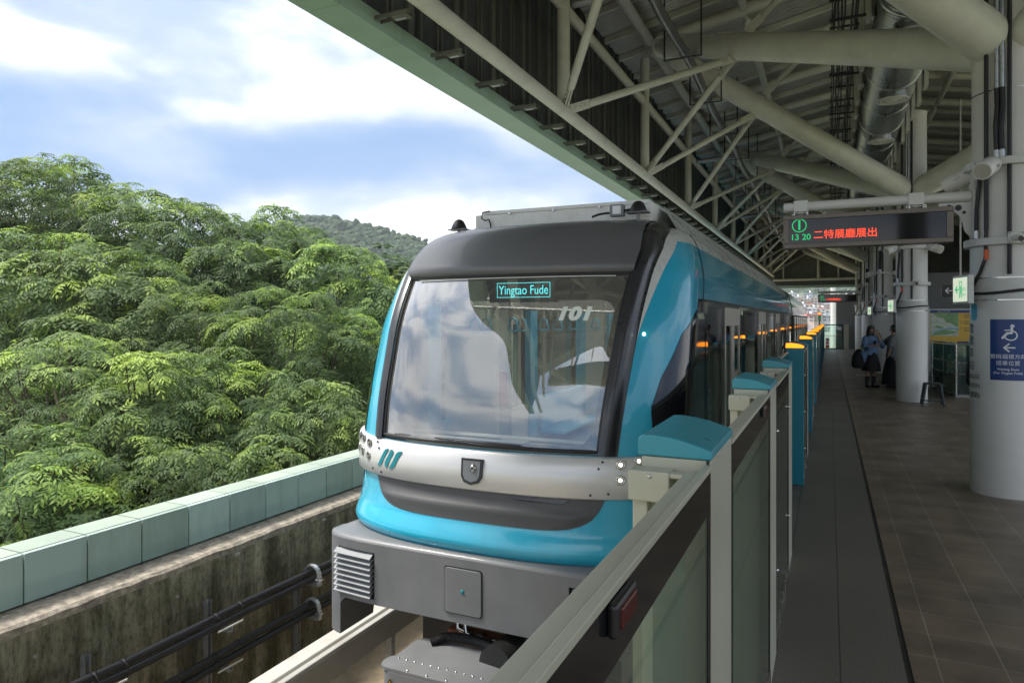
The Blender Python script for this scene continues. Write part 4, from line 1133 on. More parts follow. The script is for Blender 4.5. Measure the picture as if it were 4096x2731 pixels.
# rounded top edge and top surface
SS = [-x for x in outer(0)][::-1] + outer(0)[1:]
SS = lin(-1.0, 1.0, 40); SS = [-x for x in outer(1.005)][::-1] + SS + outer(1.005)
rows = []
for (dz, oo) in ((0, 0), (.012, .006), (.022, .020), (.026, .045), (.030, .28)):
    rows.append([PB(x, top + dz, -oo) if abs(x) < 1.07 else Vector((XC + math.copysign(min(abs(x), BW - min(oo, .06)), x), PB(x, 0).y + oo * .6, top + dz)) for x in SS])
b.grid(rows)
b.grid([[PB(x, bot) for x in SS], [PB(x, bot) + Vector((0, .3, 0)) for x in SS]], False)
b.build('bumper', 'bumper', train)
MB().box(XC - 1.10, XC + 1.10, 4.12, 4.9, -.10, .29).build('bumper_back', 'blackmetal', train)
for sg in (-1, 1):
    v_ = MB().box(XC + sg * .69, XC + sg * .985, 3.80, 3.90, -.085, .21).build('vent', 'blackmetal', train)
    for i in range(8):
        z = -.068 + i * .0365
        xa, xb = XC + sg * .70, XC + sg * 1.02
        ya, yb = 3.672, 3.70
        b = MB(); b.add([(xa, ya, z - .010), (xb, yb, z - .010), (xb, yb + .05, z + .022), (xa, ya + .05, z + .022), (xa, ya, z - .016), (xb, yb, z - .016), (xb, yb + .055, z + .012), (xa, ya + .055, z + .012)],
                        [(0, 1, 2, 3), (4, 7, 6, 5), (0, 4, 5, 1), (1, 5, 6, 2), (2, 6, 7, 3), (3, 7, 4, 0)]); b.build('louvre', 'louvre', v_)
# hatch with its lock
hp = [(-.125, -.02), (-.135, -.035), (-.135, -.0), (-.135, 0)]
def rrect(cx, cz, w_, h_, r, n=5):
    pts = []
    for (sx, sz, a0) in ((1, 1, 0), (-1, 1, 90), (-1, -1, 180), (1, -1, 270)):
        for i in range(n + 1):
            a = R(a0 + 90 * i / n); pts.append((cx + sx * (w_ / 2 - r) + r * math.cos(a), cz + sz * (h_ / 2 - r) + r * math.sin(a)))
    return pts
for (w_, h_, off, mt, nm, dep) in ((.272, .292, .0015, 'black', 'hatch_gap', .004), (.258, .278, .010, 'bumper', 'hatch', .010)):
    poly = rrect(-.01, .075, w_, h_, .02)
    pts = [PB(x, z, off) for x, z in poly]; back = [PB(x, z, off - dep) for x, z in poly]; n = len(pts)
    bb = MB(); bb.add(pts + back, [tuple(range(n))] + [(i, (i + 1) % n, n + (i + 1) % n, n + i) for i in range(n)])
    hh = bb.build(nm, mt, train, bevel=.003 if nm == 'hatch' else 0)
c0 = PB(-.01, .078, .010)
MB().lathe(c0, [(.0001, -.006), (.010, -.006), (.013, -.002), (.013, .001)], 20, 'Y').build('lock', 'teal_logo', hh)
for s_ in (.42, -.45):
    pass
# number and destination display
c = P(qs(.53, 1.785), 1.785, .012)
nn = nrm(qs(.53, 1.785), 1.785)
def on_glass(s_, z, off):
    q = qs(s_, z); p = P(q, z, off); n = nrm(q, z); x = Vector((0, 0, 1)).cross(n).normalized() * 1
    if x.x < 0: x = -x
    up = n.cross(x).normalized()
    if up.z < 0: up = -up
    m = Matrix(((x.x, up.x, n.x, p.x), (x.y, up.y, n.y, p.y), (x.z, up.z, n.z, p.z), (0, 0, 0, 1)))
    return m
text('101', .128, 'number', train, 'train_number', on_glass(.545, 1.785, .008), .0008, shear=.22, bold=.007, space=1.08, sx=1.15)
dm = on_glass(.06, 1.965, -.05)
def flat(m, x0, x1, z0, z1, name, mt, parent, d=.002):
    b = MB(); v = [m @ Vector(p) for p in ((x0, z0, 0), (x1, z0, 0), (x1, z1, 0), (x0, z1, 0), (x0, z0, -d), (x1, z0, -d), (x1, z1, -d), (x0, z1, -d))]
    b.add(v, [(0, 1, 2, 3), (4, 7, 6, 5), (0, 4, 5, 1), (1, 5, 6, 2), (2, 6, 7, 3), (3, 7, 4, 0)]); return b.build(name, mt, parent)
dm = Matrix.Translation((XC + .13, P(qs(.13, 2.0), 2.0).y + .035, 1.957)) @ FACE_S
disp = flat(dm, -.26, .26, -.085, .085, 'destination_display', 'screen', train)
for a in ((-.20, .20, .0475, .051), (-.20, .20, -.051, -.0475), (-.20, -.1965, -.051, .051), (.1965, .20, -.051, .051)):
    flat(dm @ Matrix.Translation((0, 0, .0015)), *a, 'display_border', 'led_cyan', disp, .001)
text('Yingtao Fude', .088, 'led_cyan', disp, 'display_text', dm @ Matrix.Translation((0, -.002, .0015)), .0004, sx=.80)
# light bar at the top of the glass, wiper at its foot
b = MB(); b.tube([P(q, 2.035, .014) for q in lin(-qg(2.03) * .82, qg(2.03) * .86, 24)], .0045, 6); b.build('light_strip', 'in_white', train)
b = MB(); b.tube([P(qs(-.30, .975), .975, .02), P(qs(0, .97), .97, .03), P(qs(.3, .965), .965, .03), P(qs(.42, .95), .95, .03)], .006, 6)
b.tube([P(qs(-.65, .975), .972, .02), P(qs(.30, .975), .972, .022)], .004, 6); b.build('wiper', 'black', train)
# roof equipment
b = MB(); b.box(XC - .775, XC + .775, 5.3, 12.5, 2.42, 2.665); b.build('roof_box', 'boxgrey', train, bevel=.004)
b = MB(); b.box(XC - .70, XC + .765, 5.292, 12.4, 2.6655, 2.695); b.build('roof_box_lid', 'boxgrey', train, bevel=.003)
for x in (-.45, -.05, .35, .70): MB().box(XC + x, XC + x + .02, 5.28, 5.30, 2.655, 2.672).build('lid_clip', 'steel', train)
for x in (-.5, -.42, .36, .44): MB().lathe((XC + x, 5.3, 2.63), [(.0001, -.004), (.006, -.002), (.007, 0)], 8, 'Y').build('rivet', 'boxgrey', train)
MB().box(XC - .775, XC + .775, 13.0, YEND, 2.42, 2.66).build('roof_box', 'boxgrey', train, bevel=.004)
b = MB(); b.tube([(XC - .62, 5.27, 2.69), (XC - .68, 5.25, 2.68), (XC - .69, 5.25, 2.63), (XC - .66, 5.26, 2.61), (XC - .63, 5.27, 2.62), (XC - .615, 5.27, 2.58), (XC - .615, 5.28, 2.54)], .006, 8); b.build('roof_cable', 'black', train)
for sx, s2 in ((-1, .95), (1, .80)):
    x = XC + sx * (.84 if sx < 0 else .72); y = 5.12; zb = 2.50 if sx < 0 else 2.545
    b = MB(); b.lathe((x, y, zb + .03), [(.068, 0), (.066, .012), (.056, .035), (.042, .062), (.024, .078), (.0001, .084)], 20); b.build('antenna', 'black', train)
    b = MB(); b.box(x - .085, x + .085, y - .05, y + .05, zb + .020, zb + .028); b.box(x - .012, x + .012, y - .01, y + .01, zb - .04, zb + .02); b.build('antenna_bracket', 'louvre', train)
b = MB(); b.box(XC + .50, XC + .61, 5.10, 5.16, 2.55, 2.64); j = b.build('junction_box', 'louvre', train, bevel=.004)
MB().box(XC + .525, XC + .59, 5.094, 5.099, 2.565, 2.628).build('junction_label', 'sign_white', j)
b = MB(); b.tube([(XC + .36, 5.1, 2.555), (XC + .42, 5.09, 2.57), (XC + .47, 5.12, 2.58), (XC + .50, 5.13, 2.58)], .009, 8); b.tube([(XC + .61, 5.13, 2.59), (XC + .66, 5.13, 2.595)], .012, 8); b.build('roof_cable', 'black', train)
# slotted side fairings
for sg in (-1, 1):
    b = MB()
    xb, xt = XC + sg * 1.00, XC + sg * .80
    b.add([(xb, 5.25, 2.42), (xt, 5.62, 2.68), (xt, YEND, 2.68), (xb, YEND, 2.42)], [(0, 1, 2, 3)])
    fr = b.build('roof_fairing', 'roofgrey', train, solid=.006)
    rg = random.Random(4)
    y = 5.9
    while y < 17.4:
        for f0 in (.25, .62):
            if rg.random() < .78:
                z0 = 2.42 + .26 * f0; x0 = xb + (xt - xb) * f0; z1 = z0 + .0455; x1 = xb + (xt - xb) * (f0 + .175)
                nx = sg * .004
                bb = MB(); bb.add([(x0 + nx, y, z0 + .004), (x1 + nx, y, z1 + .004), (x1 + nx, y + .10, z1 + .004), (x0 + nx, y + .10, z0 + .004)], [(0, 1, 2, 3)])
                bb.build('fairing_slot', 'blackmetal', fr)
        y += .42 if rg.random() < .7 else .2
    # small round marker lamp on the nose side
c = P(qp(1.66) + .03, 1.66, .006)
MB().lathe(c, [(.0001, -.003), (.008, -.002), (.010, 0)], 10, 'Y').build('marker_lamp', 'headlamp', train)
# panel joint behind the nose, car joint and second car
for sg in (-1, 1):
    pts = [P(sg * 1.015, z, .001) for z in lin(1.90, 2.55, 14)]
    MB().tube(pts, .005, 6).build('body_seam', 'black', train)
rings = []
sec = [(sg_, z) for sg_, z in [(1, z) for z in lin(.3, 2.56, 24)] + [(-1, z) for z in lin(2.56, .3, 24)]]
for y in (17.9, 18.4): rings.append([(XC + s_ * (wz(z) - .06), y, z - .03) for s_, z in sec])
MB().grid(rings).build('gangway', 'black', train)
rows = []
for y, k, dz in ((18.4, 1, 0), (26, 1, 0), (30.0, 1, 0), (31.2, .985, -.03), (32.2, .95, -.10), (32.8, .90, -.25), (33.1, .86, -.5)):
    rows.append([(XC + s_ * wz(z) * k, y - (0 if dz == 0 else (z - .3) * .32 * (31.2 < y)), z + (dz if z > 2 else 0)) for s_, z in sec])
MB().grid(rows).build('second_car', 'blue', train)
n_ = len(rows[0]); 
b = MB(); b.add(rows[-1], [tuple(range(n_))]); b.build('second_car_end', 'grey', train)
for sg in (-1, 1):
    b = MB()
    for y0, y1 in [(18.6 + 1.55 * k, 18.6 + 1.55 * k + 1.2) for k in range(8)]:
        X0 = XC + sg * 1.225
        MB().box(X0, X0 + sg * .006, y0, y1, .75, 1.84).build('side_window', 'blackgloss' , train)
        MB().box(X0 + sg * .002, X0 + sg * .009, y0 + .12, y0 + .40, .30, 1.80).build('door_leaf', 'cream' , train)
    MB().box(XC + sg * 1.222, XC + sg * 1.224, 18.5, 31, .60, 1.88).build('window_band', 'blackmetal', train)
MB().box(XC - .78, XC + .78, 19, 29, 2.50, 2.66).build('roof_box', 'boxgrey', train)

# ---- passenger cabin seen through the glass
cab = train
MB().box(XC - 1.1, XC + 1.1, 4.7, YEND, .31, .33).build('cabin_floor', 'in_grey', cab)
MB().box(XC - .95, XC + .95, 4.75, YEND, 2.12, 2.16).build('cabin_ceiling', 'in_ceil', cab)
lt = emis('cabin light', (1.0, .97, .9), 2.5)
for x in (-.55, .55): MB().box(XC + x - .05, XC + x + .05, 5.0, YEND - .3, 2.112, 2.119).build('cabin_light', lt, cab)
MB().box(XC - .80, XC + .80, 4.02, 4.40, .90, .93).build('dashboard', 'in_white', cab)
b = MB(); b.box(XC - .95, XC + .95, 4.18, 4.30, .35, .93); b.build('console', 'in_white', cab, bevel=.02)
MB().box(XC + .05, XC + .25, 4.02, 4.14, .93, .955).build('console_box', 'in_white', cab, bevel=.004)
for sg in (-1, 1):
    X1 = XC + sg * 1.165; X2 = XC + sg * 1.12
    MB().box(X1, X2, 5.1, YEND, 0, .78).build('cabin_wall', 'in_white', cab)
    MB().box(X1 - sg * .05, X2 - sg * .05, 5.1, YEND, 1.87, 2.10).build('cabin_cornice', 'in_ceil', cab)
    y = 5.15
    for L_, kd in segs:
        if y > 17: break
        MB().box(X1 - sg * .004, X2 - sg * .03, y - .12, y + .09, .0, 1.88).build('cabin_pillar', 'in_blue' if sg < 0 else 'in_white', cab)
        if kd == 'd':
            p1 = MB(); p1.box(XC + sg * .80, XC + sg * 1.12, y + .10, y + .13, 0, 1.95); p1.build('draught_screen', 'in_white', cab)
            b = MB(); b.cyl((XC + sg * .78, y + .02, 0), (XC + sg * .78, y + .02, 1.98), .015, 10); b.build('grab_pole', 'steel', cab)
        else:
            b = MB(); b.box(XC + sg * .78, XC + sg * 1.12, y + .15, y + L_ - .15, .40, .45); b.box(XC + sg * 1.05, XC + sg * 1.12, y + .15, y + L_ - .15, .45, .85); b.build('bench', 'in_blue', cab, bevel=.02)
        y += L_
    b = MB()
    b.tube([(XC + sg * .62, 4.85, 2.10), (XC + sg * .62, 4.87, 1.92), (XC + sg * .62, 4.95, 1.86), (XC + sg * .62, 17, 1.86)], .016, 10); b.build('handrail', 'steel', cab)
    for y in [5.0, 5.2, 5.75, 5.95, 6.5, 6.9, 7.4, 8.2, 9]:
        b = MB(); x = XC + sg * .62
        b.box(x - .012, x + .012, y - .004, y + .004, 1.76, 1.885); s1 = b.build('strap', 'in_white', cab)
        b = MB(); tri = [(x - .055, y, 1.66), (x - .03, y, 1.75), (x, y, 1.765), (x + .03, y, 1.75), (x + .055, y, 1.66), (x + .04, y, 1.650), (x, y, 1.648), (x - .04, y, 1.650), (x - .055, y, 1.66)]
        b.tube(tri, .009, 8, False); b.build('strap_ring', 'in_blue', s1)
MB().box(XC + .30, XC + .44, 5.90, 5.96, 0, 2.12).build('equipment_cabinet', 'in_white', cab)
MB().box(XC + .48, XC + .80, 5.35, 5.42, 0, 2.12).build('equipment_cabinet', 'in_white', cab, bevel=.01)
MB().box(XC + .70, XC + .76, 5.33, 5.348, 1.30, 1.45).build('extinguisher_sign', 'red', cab)
MB().box(XC + .70, XC + .76, 5.31, 5.348, 1.0, 1.22).build('red_device', 'red', cab, bevel=.01)
MB().box(XC - 1.12, XC - .60, 5.35, 5.42, 0, 1.95).build('partition', 'in_white', cab, bevel=.02)
MB().box(XC - .58, XC - .50, 5.36, 5.37, 1.0, 1.3).build('red_notice', 'red', cab)
MB().box(XC - 1.1, XC + 1.1, YEND - .05, YEND, 0, 2.1).build('cabin_end', 'in_white', cab)

# ---- coupler and under gear
b = MB(); poly = rrect(XC, 3.55, .74, .46, .08, 6)
b.prism(poly, lambda x, y: (x, y, -.345), lambda x, y: (x, y, -.205)); b.build('coupler_cover', 'bumper', train, bevel=.006)
M['worn'] = mat('worn metal', (.20, .18, .165), .5, var=.25, vscale=7, damt=.8, dirt=(.055, .045, .045), dscale=6)
rows = []
for i, y in enumerate(lin(3.42, 3.70, 8)):
    rows.append([(x, y, -.208 + .006 * math.sin((x - XC) * 5 + i * .3) - .05 * i / 7 - .03 * max(0, (x - XC - .1)) * (i / 7)) for x in lin(XC - .33, XC + .36, 14)])
MB().grid(rows).build('coupler_apron', 'worn', train, solid=.01)
b = MB(); b.prism(rrect(XC, 3.395, .76, .15, .06, 6), lambda x, y: (x, y, -.204), lambda x, y: (x, y, -.188)); cp = b.build('cover_plate', 'bumper', train)
for i in range(12): MB().lathe((XC - .31 + .056 * i, 3.44, -.188), [(.007, 0), (.006, .004), (.0001, .006)], 10).build('bolt', 'steel', cp)
for i in range(5): MB().lathe((XC - .18 + .13 * i, 3.335, -.188), [(.009, 0), (.007, .006), (.0001, .008)], 6).build('bolt', 'steel', cp)
tr = MB(); tr.add([(XC - .335, 3.314, -.335), (XC - .235, 3.314, -.335), (XC - .285, 3.314, -.245)], [(0, 1, 2)]); w_ = tr.build('warning_sign', 'yellow', train, solid=.003)
for (a, b_) in (((-.335, -.335), (-.285, -.245)), ((-.285, -.245), (-.235, -.335)), ((-.235, -.335), (-.335, -.335))):
    MB().bar((XC + a[0] * .97 - .0085, 3.309, a[1] * .97 - .0085), (XC + b_[0] * .97 - .0085, 3.309, b_[1] * .97 - .0085), .003, .004).build('sign_edge', 'black', w_)
bo = MB(); bo.add([(XC - .283, 3.309, -.268), (XC - .297, 3.309, -.300), (XC - .286, 3.309, -.298), (XC - .292, 3.309, -.325), (XC - .272, 3.309, -.290), (XC - .283, 3.309, -.292), (XC - .272, 3.309, -.268)], [(0, 1, 2, 3, 4, 5, 6)]); bo.build('bolt_symbol', 'black', w_)
pts = []; rs = []
ctrl = [(XC - .24, 3.70, -.25), (XC - .16, 3.75, -.21), (XC + .0, 3.775, -.205), (XC + .16, 3.74, -.205), (XC + .28, 3.66, -.215), (XC + .40, 3.56, -.235), (XC + .50, 3.46, -.27)]
cv = [Vector(c) for c in ctrl]; N_ = 130
for i in range(N_):
    u = i / (N_ - 1) * (len(cv) - 1); k = min(int(u), len(cv) - 2); f = u - k
    p0, p1, p2, p3 = cv[max(0, k - 1)], cv[k], cv[k + 1], cv[min(len(cv) - 1, k + 2)]
    pts.append(.5 * ((2 * p1) + (p2 - p0) * f + (2 * p0 - 5 * p1 + 4 * p2 - p3) * f * f + (3 * p1 - p0 - 3 * p2 + p3) * f ** 3)); rs.append(.030 if i % 2 else .0245)
MB().tube(pts, rs, 14, True, False).build('corrugated_hose', 'black', train)
k = int(N_ * .55); MB().tube([pts[k], pts[k + 1]], .034, 16).build('hose_clip', 'steel', train)
b = MB()
for j, (x, y) in enumerate(((XC - .06, 3.90), (XC + .02, 3.86))):
    b.tube([(x - .12, y + .03, -.16), (x - .10, y, -.26), (x - .02, y, -.285)], .018, 10)
    b.tube([(x - .02, y, -.285), (x + .05, y - .005, -.288)], .022, 6); b.tube([(x + .05, y, -.288), (x + .09, y, -.29)], .030, 6); b.tube([(x + .09, y, -.29), (x + .20, y, -.294)], .016, 10); b.tube([(x + .20, y, -.294), (x + .24, y, -.296)], .024, 6)
b.build('pipe_fittings', 'steel', train)
for o_ in list(train.children):
    nm = o_.name.split('.')[0]
    dz_ = {'coupler_cover': -.095, 'coupler_apron': -.085, 'cover_plate': -.095, 'warning_sign': -.095, 'corrugated_hose': -.045, 'hose_clip': -.045}.get(nm, 0)
    if dz_: o_.data.transform(Matrix.Translation((0, 0, dz_)))
    if dz_:
        for c_ in o_.children: c_.data.transform(Matrix.Translation((0, 0, dz_)))
b = MB(); b.cyl((XC + .25, 3.62, -.30), (XC + .32, 4.1, -.30), .12, 24); b.build('motor', 'blackmetal', train)
b = MB(); b.box(XC - .6, XC + .85, 4.15, 4.45, -.95, -.12); b.box(XC + .35, XC + .8, 3.8, 4.2, -.55, -.14); b.build('underframe', 'blackmetal', train, bevel=.02)
b = MB(); b.box(XC - .25, XC + .35, 3.92, 4.0, -.34, -.29); M['rust'] = mat('rusty steel', (.22, .085, .04), .8, var=.3, vscale=20); b.build('tie_plate', 'rust', train)
for sg in (-1, 1):
    for y in (5.4, 7.4, 14.5, 16.5):
        b = MB(); b.lathe((XC + sg * .74, y, -.93), [(.0001, -.06), (.36, -.06), (.36, .06), (.0001, .06)], 28, 'X'); b.build('wheel', 'blackmetal', train)
b = MB(); b.box(XC - .95, XC + .95, 4.9, 17.5, -.75, -.06); b.build('underfloor_box', 'blackmetal', train)
# ================================================================ SIGNS AND FITTINGS ON THE PLATFORM
def led_sign(cx, cy, lab):
    y = cy - .12
    t = empty('departure_display', (.35, y, H + 1.0), lab, 'display', 'departure displays hung from column arms')
    x0, x1, z0, z1 = -.47, 1.16, H + .805, H + 1.175
    b = MB(); b.box(x0, x1, y - .0, y + .16, z0, z0 + .05); b.box(x0, x1, y, y + .16, z1 - .05, z1); b.box(x0, x0 + .055, y, y + .16, z0 + .05, z1 - .05); b.box(x1 - .06, x1, y, y + .16, z0 + .05, z1 - .05)
    b.build('frame', 'bronze', t, bevel=.004)
    MB().box(x0 + .05, x1 - .055, y + .018, y + .15, z0 + .045, z1 - .045).build('screen', 'screen', t)
    for x in (x0 + .10, x0 + .42, x0 + .85, x0 + 1.25): MB().cyl((x, y + .05, z1), (x, y + .05, z1 + .012), .010, 8).build('bolt', 'steel', t)
    ys = y + .016
    text('1', .150, 'led_green', t, 'track_number', at_s(-.305, ys, H + 1.058), .0006, bold=.003)
    b = MB(); rr = [[(-.305 + r_ * math.cos(a), ys + d_, H + 1.058 + r_ * math.sin(a)) for a in [2 * math.pi * k / 32 for k in range(32)]] for r_, d_ in ((.066, 0), (.076, 0))]
    b.grid(rr, False, True); b.build('number_ring', 'led_green', t)
    text('13', .092, 'led_green', t, 'clock_hours', at_s(-.352, ys, H + .925), .0006, bold=.001)
    text('20', .092, 'led_green', t, 'clock_minutes', at_s(-.232, ys, H + .925), .0006, bold=.001)
    text('二特展廳展出', .106, 'led_red', t, 'running_text', at_s(.155, ys, H + .940), .0006)
    yc_ = y + .08
    zb = H + 1.275
    b = MB(); b.cyl((-.47, yc_, zb), (cx - .30, yc_, zb), .055, 24); b.build('arm', 'white_col', t)
    for x in (-.29, .83):
        b = MB(); b.box(x - .072, x + .072, yc_ - .064, yc_ + .064, zb - .062, zb + .064); b.box(x - .08, x + .08, yc_ - .075, yc_ + .075, zb - .085, zb - .075); b.build('clamp', 'white_col', t, bevel=.006)
        MB().cyl((x, yc_, z1), (x, yc_, zb - .06), .034, 18).build('hanger', 'white_col', t)
        for dx in (-.065, .065):
            for dy in (-.06, .06): MB().cyl((x + dx, yc_ + dy, zb - .10), (x + dx, yc_ + dy, zb - .065), .008, 6).build('bolt', 'steel', t)
    # bracket plate with round holes on the column
    xr = cx - .285
    prof = [(xr, zb + .12), (xr - .03, zb + .12), (xr - .03, zb - .06), (xr - .30, zb - .06), (xr - .30, zb - .10), (xr - .26, zb - .125), (xr - .19, zb - .14), (xr - .12, zb - .19), (xr - .085, zb - .28), (xr - .07, zb - .36), (xr - .03, zb - .41), (xr, zb - .41)]
    b = MB(); b.prism(prof, lambda x, z: (x, yc_ - .012, z), lambda x, z: (x, yc_ + .012, z)); g = b.build('gusset', 'white_steel', t)
    for (x, z, r) in ((xr - .205, zb - .095, .018), (xr - .125, zb - .115, .030), (xr - .075, zb - .165, .017)):
        MB().cyl((x, yc_ - .0125, z), (x, yc_ - .016, z), r, 18).build('hole', 'black', g)
    b = MB(); b.box(xr - .012, xr + .012, yc_ - .10, yc_ + .10, zb - .42, zb + .14); b.build('mount_plate', 'white_steel', t, bevel=.004)
    return t
led_sign(1.62, 8.4, 'wide black departure display with red and green characters, nearest the camera')
led_sign(1.62, 34.5, 'small distant departure display seen beyond the end of the train')

def speaker(c, d, lab):
    c, d = Vector(c), Vector(d).normalized()
    t = empty('loudspeaker', c, lab, 'loudspeaker', 'white tube loudspeakers on the columns')
    a, e2 = c, c + d * .26
    b = MB(); b.tube([a, a + d * .02, e2 - d * .012, e2], [.075, .085, .088, .084], 26); b.build('housing', 'white_col', t)
    MB().tube([e2 + d * .0005, e2 + d * .003], [.074, .074], 26).build('grille', 'cream', t)
    x = d.cross(Vector((0, 0, 1))).normalized()
    b = MB(); b.bar(a + d * .13 + x * .09, a - d * .10 + x * .05, .01, .025); b.bar(a + d * .13 - x * .09, a - d * .10 - x * .05, .01, .025); b.build('yoke', 'white_steel', t)
    for s_ in (-1, 1): MB().tube([a + d * .13 + x * .10 * s_, a + d * .13 + x * .085 * s_], .012, 8).build('knob', 'steel', t)
def cctv(c, d, lab):
    c, d = Vector(c), Vector(d).normalized()
    t = empty('security_camera', c, lab, 'security camera', 'small white cameras on the columns')
    x = d.cross(Vector((0, 0, 1))).normalized(); u = x.cross(d)
    b = MB(); b.obox(c, x * .066, u * .056, d * .012); b.build('mount', 'white_steel', t, bevel=.006)
    b = MB(); b.tube([c + d * .01, c + d * .04 + x * .0, c + d * .05], [.032, .032, .024], 18); b.build('swivel', 'white_col', t)
    b = MB(); b.tube([c + d * .05 - x * .01, c + d * .14 + x * .0 - u * .01], [.030, .032], 20); bd = b.build('body', 'white_col', t)
    e2 = c + d * .14 - u * .01
    b = MB(); b.tube([e2, e2 + d * .003], [.028, .028], 20); b.build('lens_ring', 'blackgloss', bd)
    b = MB(); b.tube([e2 + d * .003, e2 + d * .005], [.013, .012], 16); b.build('lens', 'blackmetal', bd)
    for sx in (-1, 1):
        for su in (-1, 1): MB().tube([c + x * .054 * sx + u * .044 * su + d * .012, c + x * .054 * sx + u * .044 * su + d * .014], .006, 8).build('screw', 'black', t)
speaker((1.46, 8.10, H + 1.54), (-.45, -.75, -.38), 'white tube loudspeaker on the nearest column, facing the camera')
speaker((1.34, 8.52, H + 1.53), (-.85, .35, -.42), 'white tube loudspeaker pointing left, above the near display arm')
cctv((1.635, 8.045, H + .80), (.12, -1, -.10), 'white bullet camera on the collar of the nearest column')
for k, cy in ((1, 17.1), (2, 25.8), (3, 34.5)):
    nm = ['', 'second', 'third', 'fourth'][k]
    speaker((1.30, cy - .18, H + 1.57), (-.75, -.6, -.38), f'white tube loudspeaker on the left of the {nm} column')
    speaker((1.94, cy - .18, H + 1.57), (.75, -.6, -.38), f'white tube loudspeaker on the right of the {nm} column')
    cctv((1.66, cy - .37, H + .80), (.05, -1, -.1), f'small white camera on the collar of the {nm} column')

# exit signs: boxes fixed to the columns, facing along the platform edge
def exit_sign(cy, lab):
    cx = 1.62
    t = empty('exit_sign', (1.20, cy - .2, H + .3), lab, 'exit sign', 'illuminated exit signs on the columns')
    # a plate standing square to the column's left flank, its face turned towards the track
    a = Vector((-.62, -.78, 0)).normalized(); u = Vector((.78, -.62, 0)); c = Vector((cx - .385, cy - .16, H + .31))
    fx = Vector((-.95, -.31, 0)).normalized()
    w_ = Vector((.31, -.95, 0)) * .15
    b = MB(); b.obox(c, w_, fx * .028, (0, 0, .145)); b.build('housing', 'white_steel', t, bevel=.005)
    cf = c + fx * .0285
    b = MB(); b.obox(cf, w_ * .90, fx * .001, (0, 0, .122)); 
    b.build('face', emis('exit face', (.72, .80, .62), .26), t)
    xx = Vector((.31, -.95, 0)); nn_ = fx; k_ = .78
    m = Matrix(((xx.x * k_, 0, nn_.x, cf.x + nn_.x * .0012), (xx.y * k_, 0, nn_.y, cf.y + nn_.y * .0012), (0, k_, 0, cf.z), (0, 0, 0, 1)))
    gm = emis('exit green', (.05, .42, .16), .3)
    def fl(poly, name):
        b = MB(); b.add([m @ Vector((x, z, .0015)) for x, z in poly] + [m @ Vector((x, z, 0)) for x, z in poly], [tuple(range(len(poly)))] + [(i, (i + 1) % len(poly), len(poly) + (i + 1) % len(poly), len(poly) + i) for i in range(len(poly))])
        return b.build(name, gm, t)
    fl([(-.125, 0), (-.075, .05), (-.055, .05), (-.085, .012), (-.035, .012), (-.035, -.012), (-.085, -.012), (-.055, -.05), (-.075, -.05)], 'arrow')
    fl([(-.02, -.11), (-.02, .11), (.05, .11), (.05, -.11), (.038, -.11), (.038, .097), (-.008, .097), (-.008, -.11)], 'door_symbol')
    fl([(.0, -.10), (.012, -.10), (.018, -.02), (.030, -.06), (.036, -.05), (.026, .0), (.026, .045), (.006, .05), (-.002, .01), (.006, .0)], 'runner_symbol')
    text('出口', .055, gm, t, 'sign_text', m @ Matrix.Translation((.105, .0, .001)), .0005)
    text('EXIT', .040, gm, t, 'sign_text', m @ Matrix.Translation((.100, -.07, .001)), .0005)
    for dz in (-.12, .13): MB().bar(c - fx * .03 + Vector((0, 0, dz)), (cx - .28, cy - .02, c.z + dz), .02, .008).build('bracket', 'steel', t)
    s_ = c + w_ * 1.005 + Vector((0, 0, .06)); MB().lathe(s_, [(.0001, .002), (.006, .002), (.007, 0)], 10, 'Y').build('test_lamp', 'redlens', t)
exit_sign(8.4, 'green and white exit sign with arrow on the nearest column')
exit_sign(17.1, 'green and white exit sign on the left side of the second column')
exit_sign(25.8, 'green and white exit sign on the third column behind the women')

# curved stickers on the nearest column
def curved(cx, cy, r, a0, a1, z0, z1, name, m, parent, n=16):
    rows = [[(cx + r * math.cos(a), cy + r * math.sin(a), z) for a in lin(a0, a1, n)] for z in (z0, z1)]
    return MB().grid(rows).build(name, m, parent)
def bend(o, cx, cy, r):
    """wrap a flat object (x along the arc, z up) round a column; x measured from the facing line at angle 0"""
    for v in o.data.vertices:
        x, d, z = v.co.x, v.co.y, v.co.z
        a = x / r; rr = r + d
        v.co = (cx + rr * math.cos(a), cy + rr * math.sin(a), z)
cx, cy = 1.62, 8.4
TH = R(-100)    # direction of the sticker's middle
t = empty('waiting_zone_sign', (cx, cy - .31, 1.3), 'blue waiting zone sticker with white wheelchair symbol and arrow on the nearest column', 'sign')
hw = .148; z0s, z1s = H - .59, H + .008
ac = R(-96.5)
rs = .3025
curved(cx, cy, rs, ac - hw / rs, ac + hw / rs, z0s, z1s, 'sticker', 'sign_blue', t, 20)
def on_col(o, dx=0):
    for v in o.data.vertices:
        x, z, d = v.co.x, v.co.y, v.co.z
        a = ac + (x + dx) / rs; rr = rs + .0006 + d
        v.co = (cx + rr * math.cos(a), cy + rr * math.sin(a), z)
    return o
def sticker_text(s_, size, x, z, m='sign_white', parent=t, name='sign_text', bold=0, sx=1):
    o = text(s_, size, m, parent, name, None, .0004, bold=bold, sx=sx)
    for v in o.data.vertices: v.co.y += z
    return on_col(o, x)
sticker_text('鶯桃福德方向', .050, 0, H - .360)
sticker_text('搭車位置', .050, 0, H - .424)
sticker_text('Waiting Zone', .0315, 0, H - .483, bold=.0004)
sticker_text('(For Yingtao Fude)', .0315, 0, H - .519, bold=.0003)
def poly_col(poly, name, m='sign_white', parent=t, dx=0):
    n = len(poly)
    b = MB(); b.add([(x, z, .0005) for x, z in poly], [tuple(range(n))]); o = b.build(name, m, parent, recalc=False); return on_col(o, dx)
zc = H - .15
